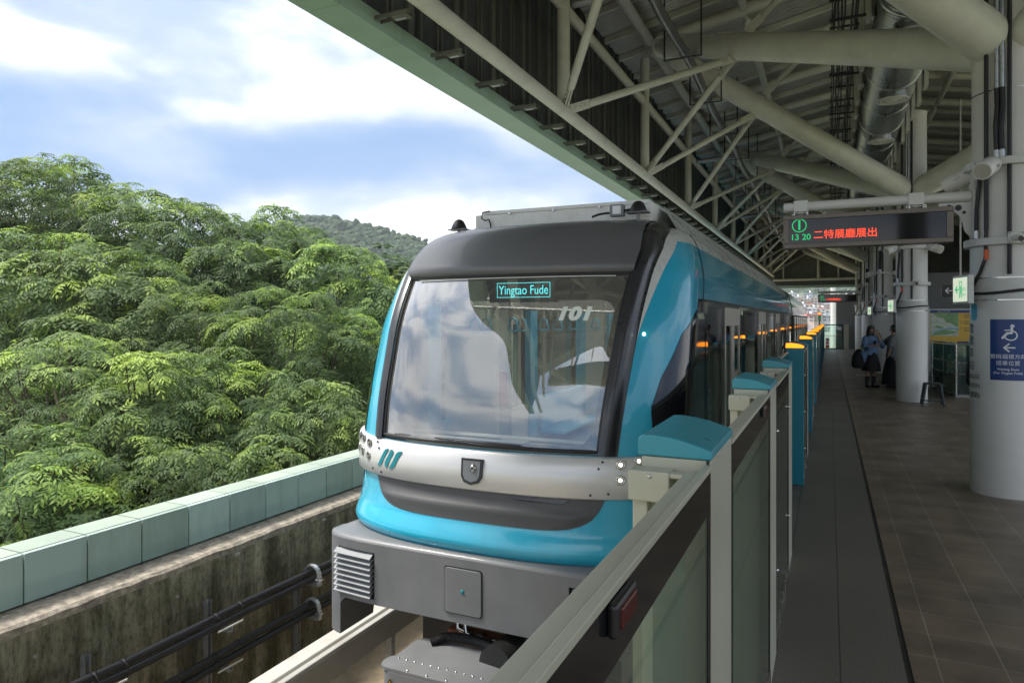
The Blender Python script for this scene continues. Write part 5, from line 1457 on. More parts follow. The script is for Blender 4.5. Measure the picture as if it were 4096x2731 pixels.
b = MB()
def strip(pts, w_, name, parent=t, m='sign_white'):
    b = MB()
    if len(pts) < 10: pts = [(p[0] + (q[0] - p[0]) * i / 6, p[1] + (q[1] - p[1]) * i / 6) for p, q in zip(pts[:-1], pts[1:]) for i in range(6)] + [pts[-1]]
    for (p, q) in zip(pts[:-1], pts[1:]):
        dx, dz = q[0] - p[0], q[1] - p[1]; l_ = math.hypot(dx, dz); nx, nz_ = -dz / l_ * w_ / 2, dx / l_ * w_ / 2; ex, ez = dx / l_ * w_ * .3, dz / l_ * w_ * .3
        b.add([(p[0] + nx - ex, p[1] + nz_ - ez, .0005), (q[0] + nx + ex, q[1] + nz_ + ez, .0005), (q[0] - nx + ex, q[1] - nz_ + ez, .0005), (p[0] - nx - ex, p[1] - nz_ - ez, .0005)], [(0, 1, 2, 3)])
    return on_col(b.build(name, m, parent, recalc=False))
wheel = [(.022 + .050 * math.cos(a), H - .150 + .046 * math.sin(a)) for a in [R(-160 + 245 * k / 24) for k in range(25)]]
strip(wheel, .012, 'wheelchair_symbol')
strip([(.030, H - .075), (.028, H - .125), (-.008, H - .128), (-.045, H - .176)], .022, 'wheelchair_symbol')
strip([(.026, H - .095), (-.026, H - .100)], .011, 'wheelchair_symbol')
poly_col([(.034 + .017 * math.cos(2 * math.pi * k / 16), H - .058 + .017 * math.sin(2 * math.pi * k / 16)) for k in range(16)], 'wheelchair_symbol')
strip([(.055, H - .270), (-.030, H - .270)], .013, 'arrow'); strip([(.008, H - .232), (-.034, H - .270), (.008, H - .308)], .013, 'arrow')
# station name lettering at the column's left edge
t2 = empty('station_name_lettering', (cx - .3, cy, 1), 'vertical grey station name lettering wrapping the left edge of the nearest column', 'lettering')
for i, ch in enumerate('鶯歌車站'):
    o = text(ch, .11, 'sign_grey', t2, 'character', None, .0004)
    for v in o.data.vertices: v.co.y += H - .09 - .125 * i
    on_col(o, -.385)
for s_, z, sz in (('YINGGE', H - .575, .062), ('STATION', H - .665, .062), ('(鶯歌)', H - .76, .062)):
    o = text(s_, sz, 'sign_grey', t2, 'word', None, .0004, align='RIGHT')
    for v in o.data.vertices: v.co.y += z
    on_col(o, -.250)
poly = rrect(-.335, H + .085, .10, .17, .03); M['badge'] = mat('badge blue', (.10, .42, .58), .4)
o = poly_col(poly, 'badge', 'badge', t2)
for s_, z in (('L', H + .125), ('B', H + .085), ('0', H + .045)): pass

# overhead black direction sign with white arrow
t = empty('direction_sign', (2.95, 19, H + .72), 'black overhead direction sign with white left arrow and pale blue badge', 'sign')
b = MB(); b.box(2.42, 3.75, 19, 19.08, H + .55, H + .84); b.build('panel', 'blackmetal', t, bevel=.004)
for x in (2.8, 3.5): MB().cyl((x, 19.04, H + .84), (x, 19.04, H + 5.2), .02, 8).build('hanger', 'white_steel', t)
for pts in ([(2.50, .695), (2.66, .695)], [(2.56, .76), (2.495, .695), (2.56, .63)]):
    for p, q in zip(pts[:-1], pts[1:]): MB().bar((p[0], 18.998, H + p[1]), (q[0], 18.998, H + q[1]), .002, .022).build('arrow', 'sign_white', t)
b = MB(); b.prism(rrect(2.83, H + .695, .19, .17, .03), lambda x, z: (x, 18.995, z), lambda x, z: (x, 19.0, z)); b.build('badge', 'badge', t)
text('LB01', .06, 'screen', t, 'sign_text', at_s(2.83, 18.994, H + .695), .0004)

# map board
t = empty('map_board', (2.9, 20.6, 0), 'area map board with green and yellow poster under a blue header', 'map board')
bx0, bx1, bz0, bz1 = 2.37, 3.85, H - .60, H + .26
y = 20.6
MB().box(bx0 - .04, bx1 + .04, y + .005, y + .06, bz0 - .03, bz1 + .03).build('frame', 'white_steel', t, bevel=.005)
for x in (bx0 - .05, bx1 + .05): MB().box(x - .03, x + .03, y, y + .06, 0, bz1 + .12).build('post', 'white_steel', t)
M['mapyellow'] = mat('poster yellow', (.80, .50, .07), .5, var=.03); M['mapgreen'] = mat('map green', (.24, .42, .17), .5, var=.2, vscale=9); M['mappale'] = mat('map pale', (.60, .64, .52), .5, var=.2, vscale=12); M['river'] = mat('map river', (.35, .58, .75), .5)
MB().box(bx0, bx1, y - .001, y + .004, bz0, bz1).build('poster', 'mapyellow', t)
hd = MB().box(bx0, bx1, y - .003, y - .0015, bz1 - .075, bz1).build('header', 'sign_blue', t)
MB().box(bx0 + .60, bx1, y - .003, y - .0015, bz0, bz0 + .06).build('footer', 'sign_blue', t)
mp_ = MB().box(bx0 + .01, bx0 + .62, y - .003, y - .0015, bz0 + .19, bz1 - .08).build('map', 'mappale', t)
b = MB(); mx0, mz0 = bx0 + .01, bz0 + .19
b.add([(mx0 + .06, y - .004, mz0 + .59), (mx0 + .12, y - .004, mz0 + .50), (mx0 + .28, y - .004, mz0 + .46), (mx0 + .34, y - .004, mz0 + .36), (mx0 + .44, y - .004, mz0 + .33), (mx0 + .60, y - .004, mz0 + .22), (mx0 + .61, y - .004, mz0 + .59)], [tuple(range(7))])
b.add([(mx0, y - .004, mz0), (mx0 + .1, y - .004, mz0 + .10), (mx0 + .3, y - .004, mz0 + .16), (mx0 + .5, y - .004, mz0 + .13), (mx0 + .61, y - .004, mz0 + .1), (mx0 + .35, y - .004, mz0 + .04)], [tuple(range(6))])
b.add([(mx0 + .05, y - .004, mz0 + .24), (mx0 + .15, y - .004, mz0 + .28), (mx0 + .3, y - .004, mz0 + .22), (mx0 + .22, y - .004, mz0 + .18)], [(0, 1, 2, 3)])
b.build('woodland', 'mapgreen', mp_, recalc=False)
MB().tube([(mx0, y - .004, mz0 + .04), (mx0 + .12, y - .004, mz0 + .13), (mx0 + .3, y - .004, mz0 + .18), (mx0 + .45, y - .004, mz0 + .20), (mx0 + .61, y - .004, mz0 + .19)], [.012, .014, .018, .024, .026], 6).build('river', 'river', mp_)
text('Station Area Map', .038, 'sign_white', hd, 'header_text', at_s(bx0 + .30, y - .0045, bz1 - .037), .0003)
for i, n_ in enumerate('123'):
    text(n_, .075, 'sign_grey', t, 'exit_number', at_s(bx0 + .675, y - .002, bz1 - .14 - .17 * i), .0003)
    for j in range(3): MB().box(bx0 + .73, bx0 + .73 + (.30, .24, .18)[(i + j) % 3], y - .003, y - .0015, bz1 - .125 - .17 * i - .038 * j, bz1 - .113 - .17 * i - .038 * j).build('text_line', 'sign_grey', t)

# black plastic stool
t = empty('stool', (1.93, 16.45, 0), 'black plastic stool standing beside the second column', 'stool')
sx, sy = 1.93, 16.45
M['stool'] = mat('stool plastic', (.018, .03, .032), .32)
b = MB(); b.prism(rrect(sx, sy, .30, .28, .06, 5), lambda x, y: (x, y, .435), lambda x, y: (x, y, .46)); b.build('seat', 'stool', t, bevel=.008)
for ax in (-1, 1):
    for ay in (-1, 1):
        b = MB(); b.tube([(sx + ax * .13, sy + ay * .12, .44), (sx + ax * .19, sy + ay * .17, .0)], [.026, .020], 8); b.build('leg', 'stool', t)
    b = MB(); b.bar((sx + ax * .175, sy - .15, .12), (sx + ax * .175, sy + .15, .12), .02, .03); b.build('crossbar', 'stool', t)
MB().bar((sx - .17, sy - .15, .10), (sx + .17, sy - .15, .10), .02, .03).build('crossbar', 'stool', t)

# glazed stairwell rail with steel handrails
t = empty('glass_balustrade', (3.0, 18.5, 0), 'glass balustrade with steel handrails round the escalator well', 'balustrade')
M['glass_bal'] = glass('balustrade glass', (.45, .68, .60), 1.6, haze=.10, hazec=(.2, .34, .28))
pts = [(2.38, 20.3), (2.62, 18.4), (4.6, 18.1)]
for (a, c) in zip(pts[:-1], pts[1:]):
    d = Vector((c[0] - a[0], c[1] - a[1], 0)); n_ = 2 if d.length < 2 else 3
    for i in range(n_):
        p = Vector((a[0], a[1], 0)) + d * (i / n_) + d.normalized() * .03; q = Vector((a[0], a[1], 0)) + d * ((i + 1) / n_) - d.normalized() * .03
        MB().bar(p + Vector((0, 0, .62)), q + Vector((0, 0, .62)), .012, 1.12).build('pane', 'glass_bal', t)
    for z in (1.22, .78, .52): MB().cyl((a[0], a[1] - .05, z), (c[0], c[1] - .05, z), .022 if z > 1 else .018, 10).build('handrail', 'steel', t)
    MB().bar((a[0], a[1], .03), (c[0], c[1], .03), .06, .06).build('base_channel', 'steel', t)
for (x, y) in pts: MB().cyl((x, y - .03, 0), (x, y - .03, 1.22), .022, 10).build('post', 'steel', t)
t = empty('escalator', (3.6, 19.0, 0), 'escalator end with pale newel tubes and black handrails behind the glass balustrade', 'escalator')
for x in (3.02, 3.34):
    b = MB(); b.tube([(x, 18.9, .1), (x, 18.9, 1.30), (x, 18.92, 1.36)], [.085, .085, .06], 18); b.build('newel', 'white_steel', t)
    b = MB(); b.tube([(x + .05, 18.7, 1.22), (x + .35, 18.6, 1.16), (x + .62, 18.6, .9), (x + .85, 18.6, .3)], .035, 8); b.build('handrail', 'black', t)
MB().box(3.0, 4.9, 19.2, 20.2, .0, .75).build('balustrade_panel', 'blackmetal', t, bevel=.03)

# black coat or bag hanging on the rail
t = empty('hanging_bag', (2.93, 17.5, .6), 'black cloth bag hanging beside the nearest column on the balustrade rail', 'bag')
b = MB(); b.lathe((2.93, 17.9, 0), [(.02, 1.14), (.12, 1.10), (.16, .9), (.20, .5), (.19, .34), (.10, .30), (.0001, .30)], 16); b.build('bag', 'black', t)
b = MB(); b.tube([(2.87, 17.9, 1.1), (2.90, 17.98, 1.22), (2.93, 18.05, 1.24), (2.96, 17.98, 1.22), (2.99, 17.9, 1.1)], .012, 6); b.build('strap', 'black', t)

# ---- far wall of the hall with strip windows, lift shaft at the platform end
t = empty('side_wall', (7.5, 18, 0), 'plain grey wall with a strip of windows on the right side of the platform', 'wall')
M['wallgrey'] = mat('hall wall', (.30, .31, .31), .7, var=.06)
b = MB(); b.box(7.5, 7.7, 19, YE + .5, 0, H + .70); b.box(7.5, 7.7, 19, YE + .5, H + 1.15, H + 6.6); b.build('wall', 'wallgrey', t)
for i in range(12):
    y = 19.5 + i * 2.1; MB().box(7.5, 7.7, y, y + .5, H + .70, H + 1.15).build('mullion', 'wallgrey', t)
t = empty('end_building', (3.0, YE + .4, 0), 'grey concrete lift block closing the far end of the platform', 'building')
M['concwall'] = mat('plain concrete', (.27, .28, .28), .8, var=.08, vscale=4)
MB().box(.42, 2.3, YE + .05, YE + 3, 0, H + 1.5).build('wall', 'concwall', t)
MB().box(2.3, 7.5, YE + .05, YE + .3, 0, H + 2.0).build('wall', 'concwall', t)
MB().box(.36, .42, YE + .04, YE + .12, 0, H + 1.5).build('corner_trim', 'white_steel', t)
for (x0, x1) in ((2.5, 3.3), (4.2, 5.0)): MB().box(x0, x1, YE + .0, YE + .045, 0, 2.1).build('door', 'cream', t)
t = empty('inner_block', (4.5, 28, 0), 'pale grey equipment room with white door behind the map board', 'room')
MB().box(2.9, 6.2, 27, 36, 0, H + 1.6).build('wall', 'wallgrey', t)
MB().box(3.0, 3.8, 26.95, 26.99, 0, 2.05).build('door', 'white_steel', t)
MB().box(4.4, 5.4, 26.95, 26.99, 1.0, 2.2).build('notice', 'sign_white', t)
# end gate
t = empty('end_gate', (.2, YE - .4, 0), 'black framed glass end gate of the platform with red warning stickers', 'gate')
yg = YE - .4
b = MB(); b.box(-.32, -.26, yg, yg + .05, 0, 1.50); b.box(.72, .78, yg, yg + .05, 0, 1.50); b.box(-.26, .72, yg, yg + .05, 1.44, 1.50); b.box(-.26, .72, yg, yg + .05, 0.0, .06); b.build('frame', 'blackmetal', t)
MB().box(-.26, .72, yg + .02, yg + .028, .06, 1.44).build('pane', 'glass_clear', t)
MB().box(-.60, -.325, yg, yg + .08, 0, 1.50).build('side_panel', 'beige_gate', t); MB().box(.785, 1.05, yg, yg + .08, 0, 1.50).build('side_panel', 'beige_gate', t)
MB().box(-.26, .72, yg + .012, yg + .018, .78, .80).build('red_line', 'red', t)
MB().box(-.22, .0, yg + .012, yg + .018, .07, .68).build('warning_notice', 'sign_white', t)
MB().box(-.21, -.01, yg + .006, yg + .011, .08, .22).build('warning_notice', 'red', t)
for z in (.38, .56): MB().lathe((-.11, yg + .010, z), [(.0001, -.003), (.06, -.002), (.065, 0)], 14, 'Y').build('warning_symbol', 'red', t)
MB().box(.42, .66, yg + .006, yg + .012, 1.15, 1.34).build('notice', 'sign_white', t)
# white floor markings near the far end
b = MB(); b.box(.78, 1.06, 24.2, 24.5, .001, .004); tag(b.build('floor_marking', 'sign_white'), 'small white rectangular marking on the floor left of the women', 'floor marking')

# ================================================================ PEOPLE
def skin(name, joints, bones, m, parent, sub=2):
    me = bpy.data.meshes.new(name); names = list(joints)
    me.from_pydata([joints[k][0] for k in names], [(names.index(a), names.index(b_)) for a, b_ in bones], []); me.update()
    o = bpy.data.objects.new(name, me); col.objects.link(o)
    sk = o.modifiers.new('skin', 'SKIN'); sk.use_smooth_shade = True
    for i, k in enumerate(names):
        r = joints[k][1]; r = r if isinstance(r, tuple) else (r, r)
        me.skin_vertices[0].data[i].radius = r
        me.skin_vertices[0].data[i].use_root = (i == 0)
    sb = o.modifiers.new('sub', 'SUBSURF'); sb.levels = sub; sb.render_levels = sub
    dg = bpy.context.evaluated_depsgraph_get(); dg.update()
    m2 = bpy.data.meshes.new_from_object(o.evaluated_get(dg)); bpy.data.objects.remove(o)
    o = bpy.data.objects.new(name, m2); col.objects.link(o)
    m2.materials.clear(); m2.materials.append(M[m]); m2.polygons.foreach_set('use_smooth', [True] * len(m2.polygons))
    adopt(o, parent); return o
M['skin'] = mat('skin', (.42, .25, .18), .5, var=.05); M['hair'] = mat('dark hair', (.02, .012, .010), .4, var=.3)
M['denim'] = mat('light blue shirt', (.13, .22, .36), .8, var=.15, vscale=20); M['blackcloth'] = mat('black cloth', (.010, .010, .011), .85)
def stripe_mat(name, c1, c2, scale, axis=0):
    m = bpy.data.materials.new(name); nt, N, L = nodes_of(m); b = N['Principled BSDF']; b.inputs['Roughness'].default_value = .85
    tc = N.new('ShaderNodeTexCoord'); w_ = N.new('ShaderNodeTexWave'); w_.inputs['Scale'].default_value = scale; w_.inputs['Distortion'].default_value = .4
    w_.bands_direction = 'XYZ'[axis]
    r = N.new('ShaderNodeValToRGB'); r.color_ramp.elements[0].color = (*c1, 1); r.color_ramp.elements[0].position = .45; r.color_ramp.elements[1].color = (*c2, 1); r.color_ramp.elements[1].position = .55
    L.new(tc.outputs['Object'], w_.inputs['Vector']); L.new(w_.outputs['Fac'], r.inputs['Fac']); L.new(r.outputs['Color'], b.inputs['Base Color']); return m
M['knit'] = stripe_mat('grey knit', (.13, .13, .14), (.26, .26, .27), 14, 2)
M['stripes'] = stripe_mat('striped cloth', (.02, .02, .02), (.45, .44, .36), 5, 0)
def loft(secs, name, m, parent, seg=20):
    """stack of (cx, cy, z, rx, ry, rot)"""
    rows = []
    for s_ in secs:
        x, y, z, rx, ry = s_[:5]; a0 = s_[5] if len(s_) > 5 else 0
        fl_ = s_[6] if len(s_) > 6 else 0
        row = []
        for k in range(seg):
            a = 2 * math.pi * k / seg; wv = 1 + fl_ * math.cos(a * 7)
            px_, py_ = rx * math.cos(a) * wv, ry * math.sin(a) * wv
            row.append((x + px_ * math.cos(a0) - py_ * math.sin(a0), y + px_ * math.sin(a0) + py_ * math.cos(a0), z))
        rows.append(row)
    b = MB().grid(rows, True, True); b.add(rows[0], [tuple(range(seg))[::-1]]); b.add(rows[-1], [tuple(range(seg))]); return b.build(name, m, parent)
def person(px_, py_, h, face, lab, arms, style):
    """face : heading of the body in radians (0 = +X); arms : list of (elbow, wrist) offsets for left and right in body axes (fwd, left, up)"""
    t = empty('person', (px_, py_, 0), lab, 'person')
    f = Vector((math.cos(face), math.sin(face), 0)); l = Vector((-math.sin(face), math.cos(face), 0)); u = Vector((0, 0, 1))
    O = Vector((px_, py_, 0)); k = h / 1.62
    P_ = lambda a, b_, c: O + (f * a + l * b_ + u * c) * k
    J = {'pelvis': (P_(0, 0, .90), (.125 * k, .10 * k)), 'belly': (P_(0, 0, 1.03), (.105 * k, .085 * k)), 'chest': (P_(0, 0, 1.22), (.125 * k, .09 * k)), 'neckb': (P_(-.005, 0, 1.345), .052 * k), 'neck': (P_(.005, 0, 1.41), .043 * k),
         'head': (P_(.015, 0, 1.50), (.070 * k, .080 * k)), 'crown': (P_(.012, 0, 1.57), (.062 * k, .068 * k))}
    B = [('pelvis', 'belly'), ('belly', 'chest'), ('chest', 'neckb'), ('neckb', 'neck'), ('neck', 'head'), ('head', 'crown')]
    for n_, s_, (el, wr) in (('L', 1, arms[0]), ('R', -1, arms[1])):
        J['sh' + n_] = (P_(0, .155 * s_, 1.31), .045 * k); J['el' + n_] = (P_(el[0], el[1], el[2]), .034 * k); J['wr' + n_] = (P_(*wr), .024 * k)
        B += [('chest', 'sh' + n_), ('sh' + n_, 'el' + n_), ('el' + n_, 'wr' + n_)]
        d = (J['wr' + n_][0] - J['el' + n_][0]).normalized(); sd = d.cross(f if abs(d.dot(f)) < .8 else u).normalized()
        J['pa' + n_] = (J['wr' + n_][0] + d * .05 * k, (.028 * k, .016 * k)); B.append(('wr' + n_, 'pa' + n_))
        for j in range(4):
            b0 = J['pa' + n_][0] + d * .035 * k + sd * (j - 1.5) * .016 * k; le = (.055, .065, .060, .045)[j] * k
            J[f'f{n_}{j}'] = (b0, .0075 * k); J[f'g{n_}{j}'] = (b0 + d * le * .75 + f * .012, .0065 * k); B += [('pa' + n_, f'f{n_}{j}'), (f'f{n_}{j}', f'g{n_}{j}')]
        J[f't{n_}'] = (J['wr' + n_][0] + d * .05 * k + sd * .038 * k, .0085 * k); B.append(('wr' + n_, f't{n_}'))
        J['hip' + n_] = (P_(0, .085 * s_, .84), .085 * k); J['kn' + n_] = (P_(.01, .09 * s_, .47), .052 * k); J['an' + n_] = (P_(-.01, .09 * s_, .09), .034 * k); J['to' + n_] = (P_(.15, .10 * s_, .025), (.035 * k, .02 * k))
        J['ca' + n_] = (P_(-.015, .09 * s_, .33), .047 * k)
        B += [('pelvis', 'hip' + n_), ('hip' + n_, 'kn' + n_), ('kn' + n_, 'ca' + n_), ('ca' + n_, 'an' + n_), ('an' + n_, 'to' + n_)]
    skin('body', J, B, 'skin', t)
    fc = face
    # face features
    hc = P_(.015, 0, 1.50)
    for s_ in (-1, 1):
        MB().lathe(P_(.083, .028 * s_, 1.515), [(.0001, .006), (.008, .004), (.009, 0), (.008, -.004), (.0001, -.006)], 8).build('eye', 'hair', t)
        MB().bar(P_(.084, .012 * s_, 1.535), P_(.078, .045 * s_, 1.533), .004, .005).build('eyebrow', 'hair', t)
    b = MB(); b.tube([P_(.078, 0, 1.515), P_(.092, 0, 1.492), P_(.082, 0, 1.482)], [.008 * k, .012 * k, .008 * k], 8); b.build('nose', 'skin', t)
    M.setdefault('lips', mat('lips', (.30, .09, .08), .5)); MB().bar(P_(.081, -.018, 1.462), P_(.081, .018, 1.462), .006, .008).build('mouth', 'lips', t)
    return t, P_, J, k, fc
# woman in a light blue shirt, hand at her mouth
t, P_, J, k, fc = person(.98, 20.05, 1.60, R(-58), 'woman in light blue shirt and black skirt holding a phone, hand at her mouth', [((.16, .22, 1.10), (.12, .10, 1.40)), ((.10, -.24, 1.06), (.24, -.05, 1.12))], 0)
loft([(*P_(0, 0, .86).xy, .86 * k, .18, .15, fc + R(90)), (*P_(0, 0, 1.0).xy, 1.0 * k, .17, .14, fc + R(90)), (*P_(0, 0, 1.15).xy, 1.15 * k, .185, .145, fc + R(90)), (*P_(0, 0, 1.28).xy, 1.28 * k, .19, .13, fc + R(90)), (*P_(0, 0, 1.34).xy, 1.35 * k, .12, .09, fc + R(90)), (*P_(0, 0, 1.37).xy, 1.38 * k, .06, .06, fc)], 'shirt', 'denim', t)
for n_ in 'LR':
    MB().tube([J['sh' + n_][0], (J['sh' + n_][0] + J['el' + n_][0]) / 2, J['el' + n_][0], J['el' + n_][0] + (J['wr' + n_][0] - J['el' + n_][0]) * .35], [.068, .078, .070, .060], 12).build('sleeve', 'denim', t)
loft([(*P_(-.03, -.12, .55).xy, .52 * k, .05, .14, fc), (*P_(-.02, -.12, .86).xy, .95 * k, .10, .16, fc)], 'shirt_tail', 'denim', t)
loft([(*P_(0, 0, .5).xy, .44 * k, .24, .22, fc, .05), (*P_(0, 0, .6).xy, .62 * k, .23, .20, fc, .04), (*P_(0, 0, .8).xy, .82 * k, .18, .15, fc, .01), (*P_(0, 0, .95).xy, .93 * k, .145, .12, fc)], 'skirt', 'blackcloth', t)
loft([(P_(-.03, 0, 1.2).x, P_(-.03, 0, 1.2).y, 1.24 * k, .09, .10, fc), (P_(-.035, 0, 1.4).x, P_(-.035, 0, 1.4).y, 1.40 * k, .088, .105, fc), (P_(-.02, 0, 1.5).x, P_(-.02, 0, 1.5).y, 1.50 * k, .088, .098, fc), (P_(-.01, 0, 1.57).x, P_(-.01, 0, 1.57).y, 1.57 * k, .088, .090, fc), (P_(0, 0, 1.62).x, P_(0, 0, 1.62).y, 1.615 * k, .060, .065, fc), (P_(0, 0, 1.63).x, P_(0, 0, 1.63).y, 1.632 * k, .02, .02, fc)], 'hair', 'hair', t)
for n_, s_ in (('L', 1), ('R', -1)):
    MB().tube([P_(-.01, .09 * s_, .30), P_(-.012, .09 * s_, .10), P_(0, .09 * s_, .03)], [.06, .052, .06], 12).build('boot', 'blackcloth', t)
    MB().tube([P_(-.05, .09 * s_, .04), P_(.16, .10 * s_, .035)], [.042, .036], 10).build('boot', 'blackcloth', t)
ph = J['wrR'][0] + Vector((0, 0, .05)); MB().obox(ph, (.035, 0, 0), (0, .006, .0), (0, .02, .07)).build('phone', 'blackgloss', t)
tb = empty('handbag', P_(-.05, -.30, .60), 'large black shoulder bag hanging at the side of the woman in blue', 'bag')
c_ = P_(-.12, -.27, .62); MB().lathe((c_.x, c_.y, 0), [(.0001, .50), (.13, .50), (.17, .60), (.15, .82), (.06, .98), (.0001, 1.0)], 14).build('bag', 'blackcloth', tb)
MB().tube([c_ + Vector((0, 0, .2)), P_(-.02, -.16, 1.36), P_(.02, -.14, 1.36), c_ + Vector((.05, 0, .2))], .012, 6).build('strap', 'blackcloth', tb)
# woman in grey top with raised finger
t, P_, J, k, fc = person(1.52, 20.35, 1.62, R(178), 'woman with hair in a bun, grey knit top and long black skirt, finger raised', [((.08, .22, 1.05), (.12, .16, .86)), ((.24, -.20, 1.12), (.32, -.14, 1.36))], 1)
loft([(*P_(0, 0, .86).xy, .80 * k, .22, .19, fc + R(90), .03), (*P_(0, 0, 1.0).xy, .96 * k, .19, .16, fc + R(90)), (*P_(0, 0, 1.15).xy, 1.15 * k, .195, .15, fc + R(90)), (*P_(0, 0, 1.28).xy, 1.28 * k, .195, .135, fc + R(90)), (*P_(0, 0, 1.34).xy, 1.35 * k, .12, .09, fc + R(90)), (*P_(0, 0, 1.37).xy, 1.39 * k, .055, .055, fc)], 'top', 'knit', t)
for n_ in 'LR':
    MB().tube([J['sh' + n_][0], (J['sh' + n_][0] + J['el' + n_][0]) / 2, J['el' + n_][0]], [.07, .085, .075], 12).build('sleeve', 'knit', t)
loft([(*P_(-.10, .0, .75).xy, .70 * k, .17, .21, fc, .04), (*P_(-.04, 0, .86).xy, .84 * k, .16, .18, fc)], 'striped_hem', 'stripes', t)
loft([(*P_(0, 0, .1).xy, .07 * k, .27, .24, fc, .05), (*P_(0, 0, .4).xy, .40 * k, .24, .21, fc, .05), (*P_(0, 0, .7).xy, .72 * k, .18, .16, fc, .02), (*P_(0, 0, .95).xy, .92 * k, .14, .12, fc)], 'skirt', 'blackcloth', t)
loft([(P_(-.03, 0, 1.43).x, P_(-.03, 0, 1.4).y, 1.43 * k, .06, .07, fc), (P_(-.028, 0, 1.5).x, P_(-.028, 0, 1.5).y, 1.50 * k, .085, .092, fc), (P_(-.012, 0, 1.57).x, P_(-.01, 0, 1.57).y, 1.57 * k, .088, .088, fc), (P_(0, 0, 1.62).x, P_(0, 0, 1.62).y, 1.615 * k, .060, .065, fc), (P_(0, 0, 1.63).x, P_(0, 0, 1.63).y, 1.632 * k, .02, .02, fc)], 'hair', 'hair', t)
b = MB(); c_ = P_(-.13, 0, 1.50); b.lathe(c_, [(.0001, -.05), (.045, -.03), (.055, 0), (.045, .03), (.0001, .05)], 14); b.build('hair_bun', 'hair', t)
for s_ in (-1, 1): MB().tube([P_(-.05, .09 * s_, .03), P_(.16, .10 * s_, .03)], [.042, .034], 10).build('shoe', 'blackcloth', t)
# third person mostly behind the second column
t, P_, J, k, fc = person(1.98, 20.9, 1.64, R(170), 'person in black mostly hidden behind the second column', [((.06, .22, 1.05), (.14, .18, .86)), ((.06, -.22, 1.05), (.14, -.18, .86))], 2)
loft([(*P_(0, 0, .5).xy, .30 * k, .19, .16, fc), (*P_(0, 0, .86).xy, .86 * k, .18, .15, fc), (*P_(0, 0, 1.15).xy, 1.15 * k, .15, .19, fc), (*P_(0, 0, 1.28).xy, 1.29 * k, .135, .19, fc), (*P_(0, 0, 1.34).xy, 1.36 * k, .09, .11, fc), (*P_(0, 0, 1.37).xy, 1.39 * k, .055, .055, fc)], 'coat', 'blackcloth', t)
for n_ in 'LR': MB().tube([J['sh' + n_][0], J['el' + n_][0], J['wr' + n_][0]], [.07, .062, .045], 12).build('sleeve', 'blackcloth', t)
loft([(P_(-.03, 0, 1.43).x, P_(-.03, 0, 1.4).y, 1.43 * k, .06, .07, fc), (P_(-.028, 0, 1.5).x, P_(-.028, 0, 1.5).y, 1.50 * k, .087, .094, fc), (P_(-.012, 0, 1.57).x, P_(-.01, 0, 1.57).y, 1.57 * k, .09, .09, fc), (P_(0, 0, 1.62).x, P_(0, 0, 1.62).y, 1.62 * k, .060, .065, fc), (P_(0, 0, 1.63).x, P_(0, 0, 1.63).y, 1.64 * k, .02, .02, fc)], 'hair', 'hair', t)
for s_ in (-1, 1): MB().tube([P_(0, .09 * s_, .5), P_(0, .09 * s_, .04)], [.07, .055], 10).build('trouser_leg', 'blackcloth', t)
# ================================================================ TREES
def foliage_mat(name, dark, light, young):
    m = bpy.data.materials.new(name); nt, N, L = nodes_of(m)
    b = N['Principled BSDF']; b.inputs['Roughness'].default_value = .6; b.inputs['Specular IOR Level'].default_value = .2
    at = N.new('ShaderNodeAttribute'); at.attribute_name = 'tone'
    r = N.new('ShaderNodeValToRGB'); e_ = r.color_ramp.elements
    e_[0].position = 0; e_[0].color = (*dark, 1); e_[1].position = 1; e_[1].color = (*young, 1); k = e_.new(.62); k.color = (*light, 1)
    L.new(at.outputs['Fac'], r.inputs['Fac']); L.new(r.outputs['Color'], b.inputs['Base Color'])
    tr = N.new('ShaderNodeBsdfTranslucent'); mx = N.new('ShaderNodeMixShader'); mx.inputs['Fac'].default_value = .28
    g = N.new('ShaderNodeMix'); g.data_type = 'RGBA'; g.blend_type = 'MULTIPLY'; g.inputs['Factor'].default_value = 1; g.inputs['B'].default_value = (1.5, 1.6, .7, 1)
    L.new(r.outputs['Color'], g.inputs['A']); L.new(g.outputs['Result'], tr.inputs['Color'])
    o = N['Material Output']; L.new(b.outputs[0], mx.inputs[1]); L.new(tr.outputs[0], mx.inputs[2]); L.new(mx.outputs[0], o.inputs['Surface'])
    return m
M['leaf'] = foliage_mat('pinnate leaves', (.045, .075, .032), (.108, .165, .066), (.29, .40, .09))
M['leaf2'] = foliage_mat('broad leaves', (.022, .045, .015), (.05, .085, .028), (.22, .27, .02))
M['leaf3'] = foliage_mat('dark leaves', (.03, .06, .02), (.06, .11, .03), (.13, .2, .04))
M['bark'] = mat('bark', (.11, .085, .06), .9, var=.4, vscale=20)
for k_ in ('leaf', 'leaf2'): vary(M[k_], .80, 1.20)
rn = np.random.default_rng(11)
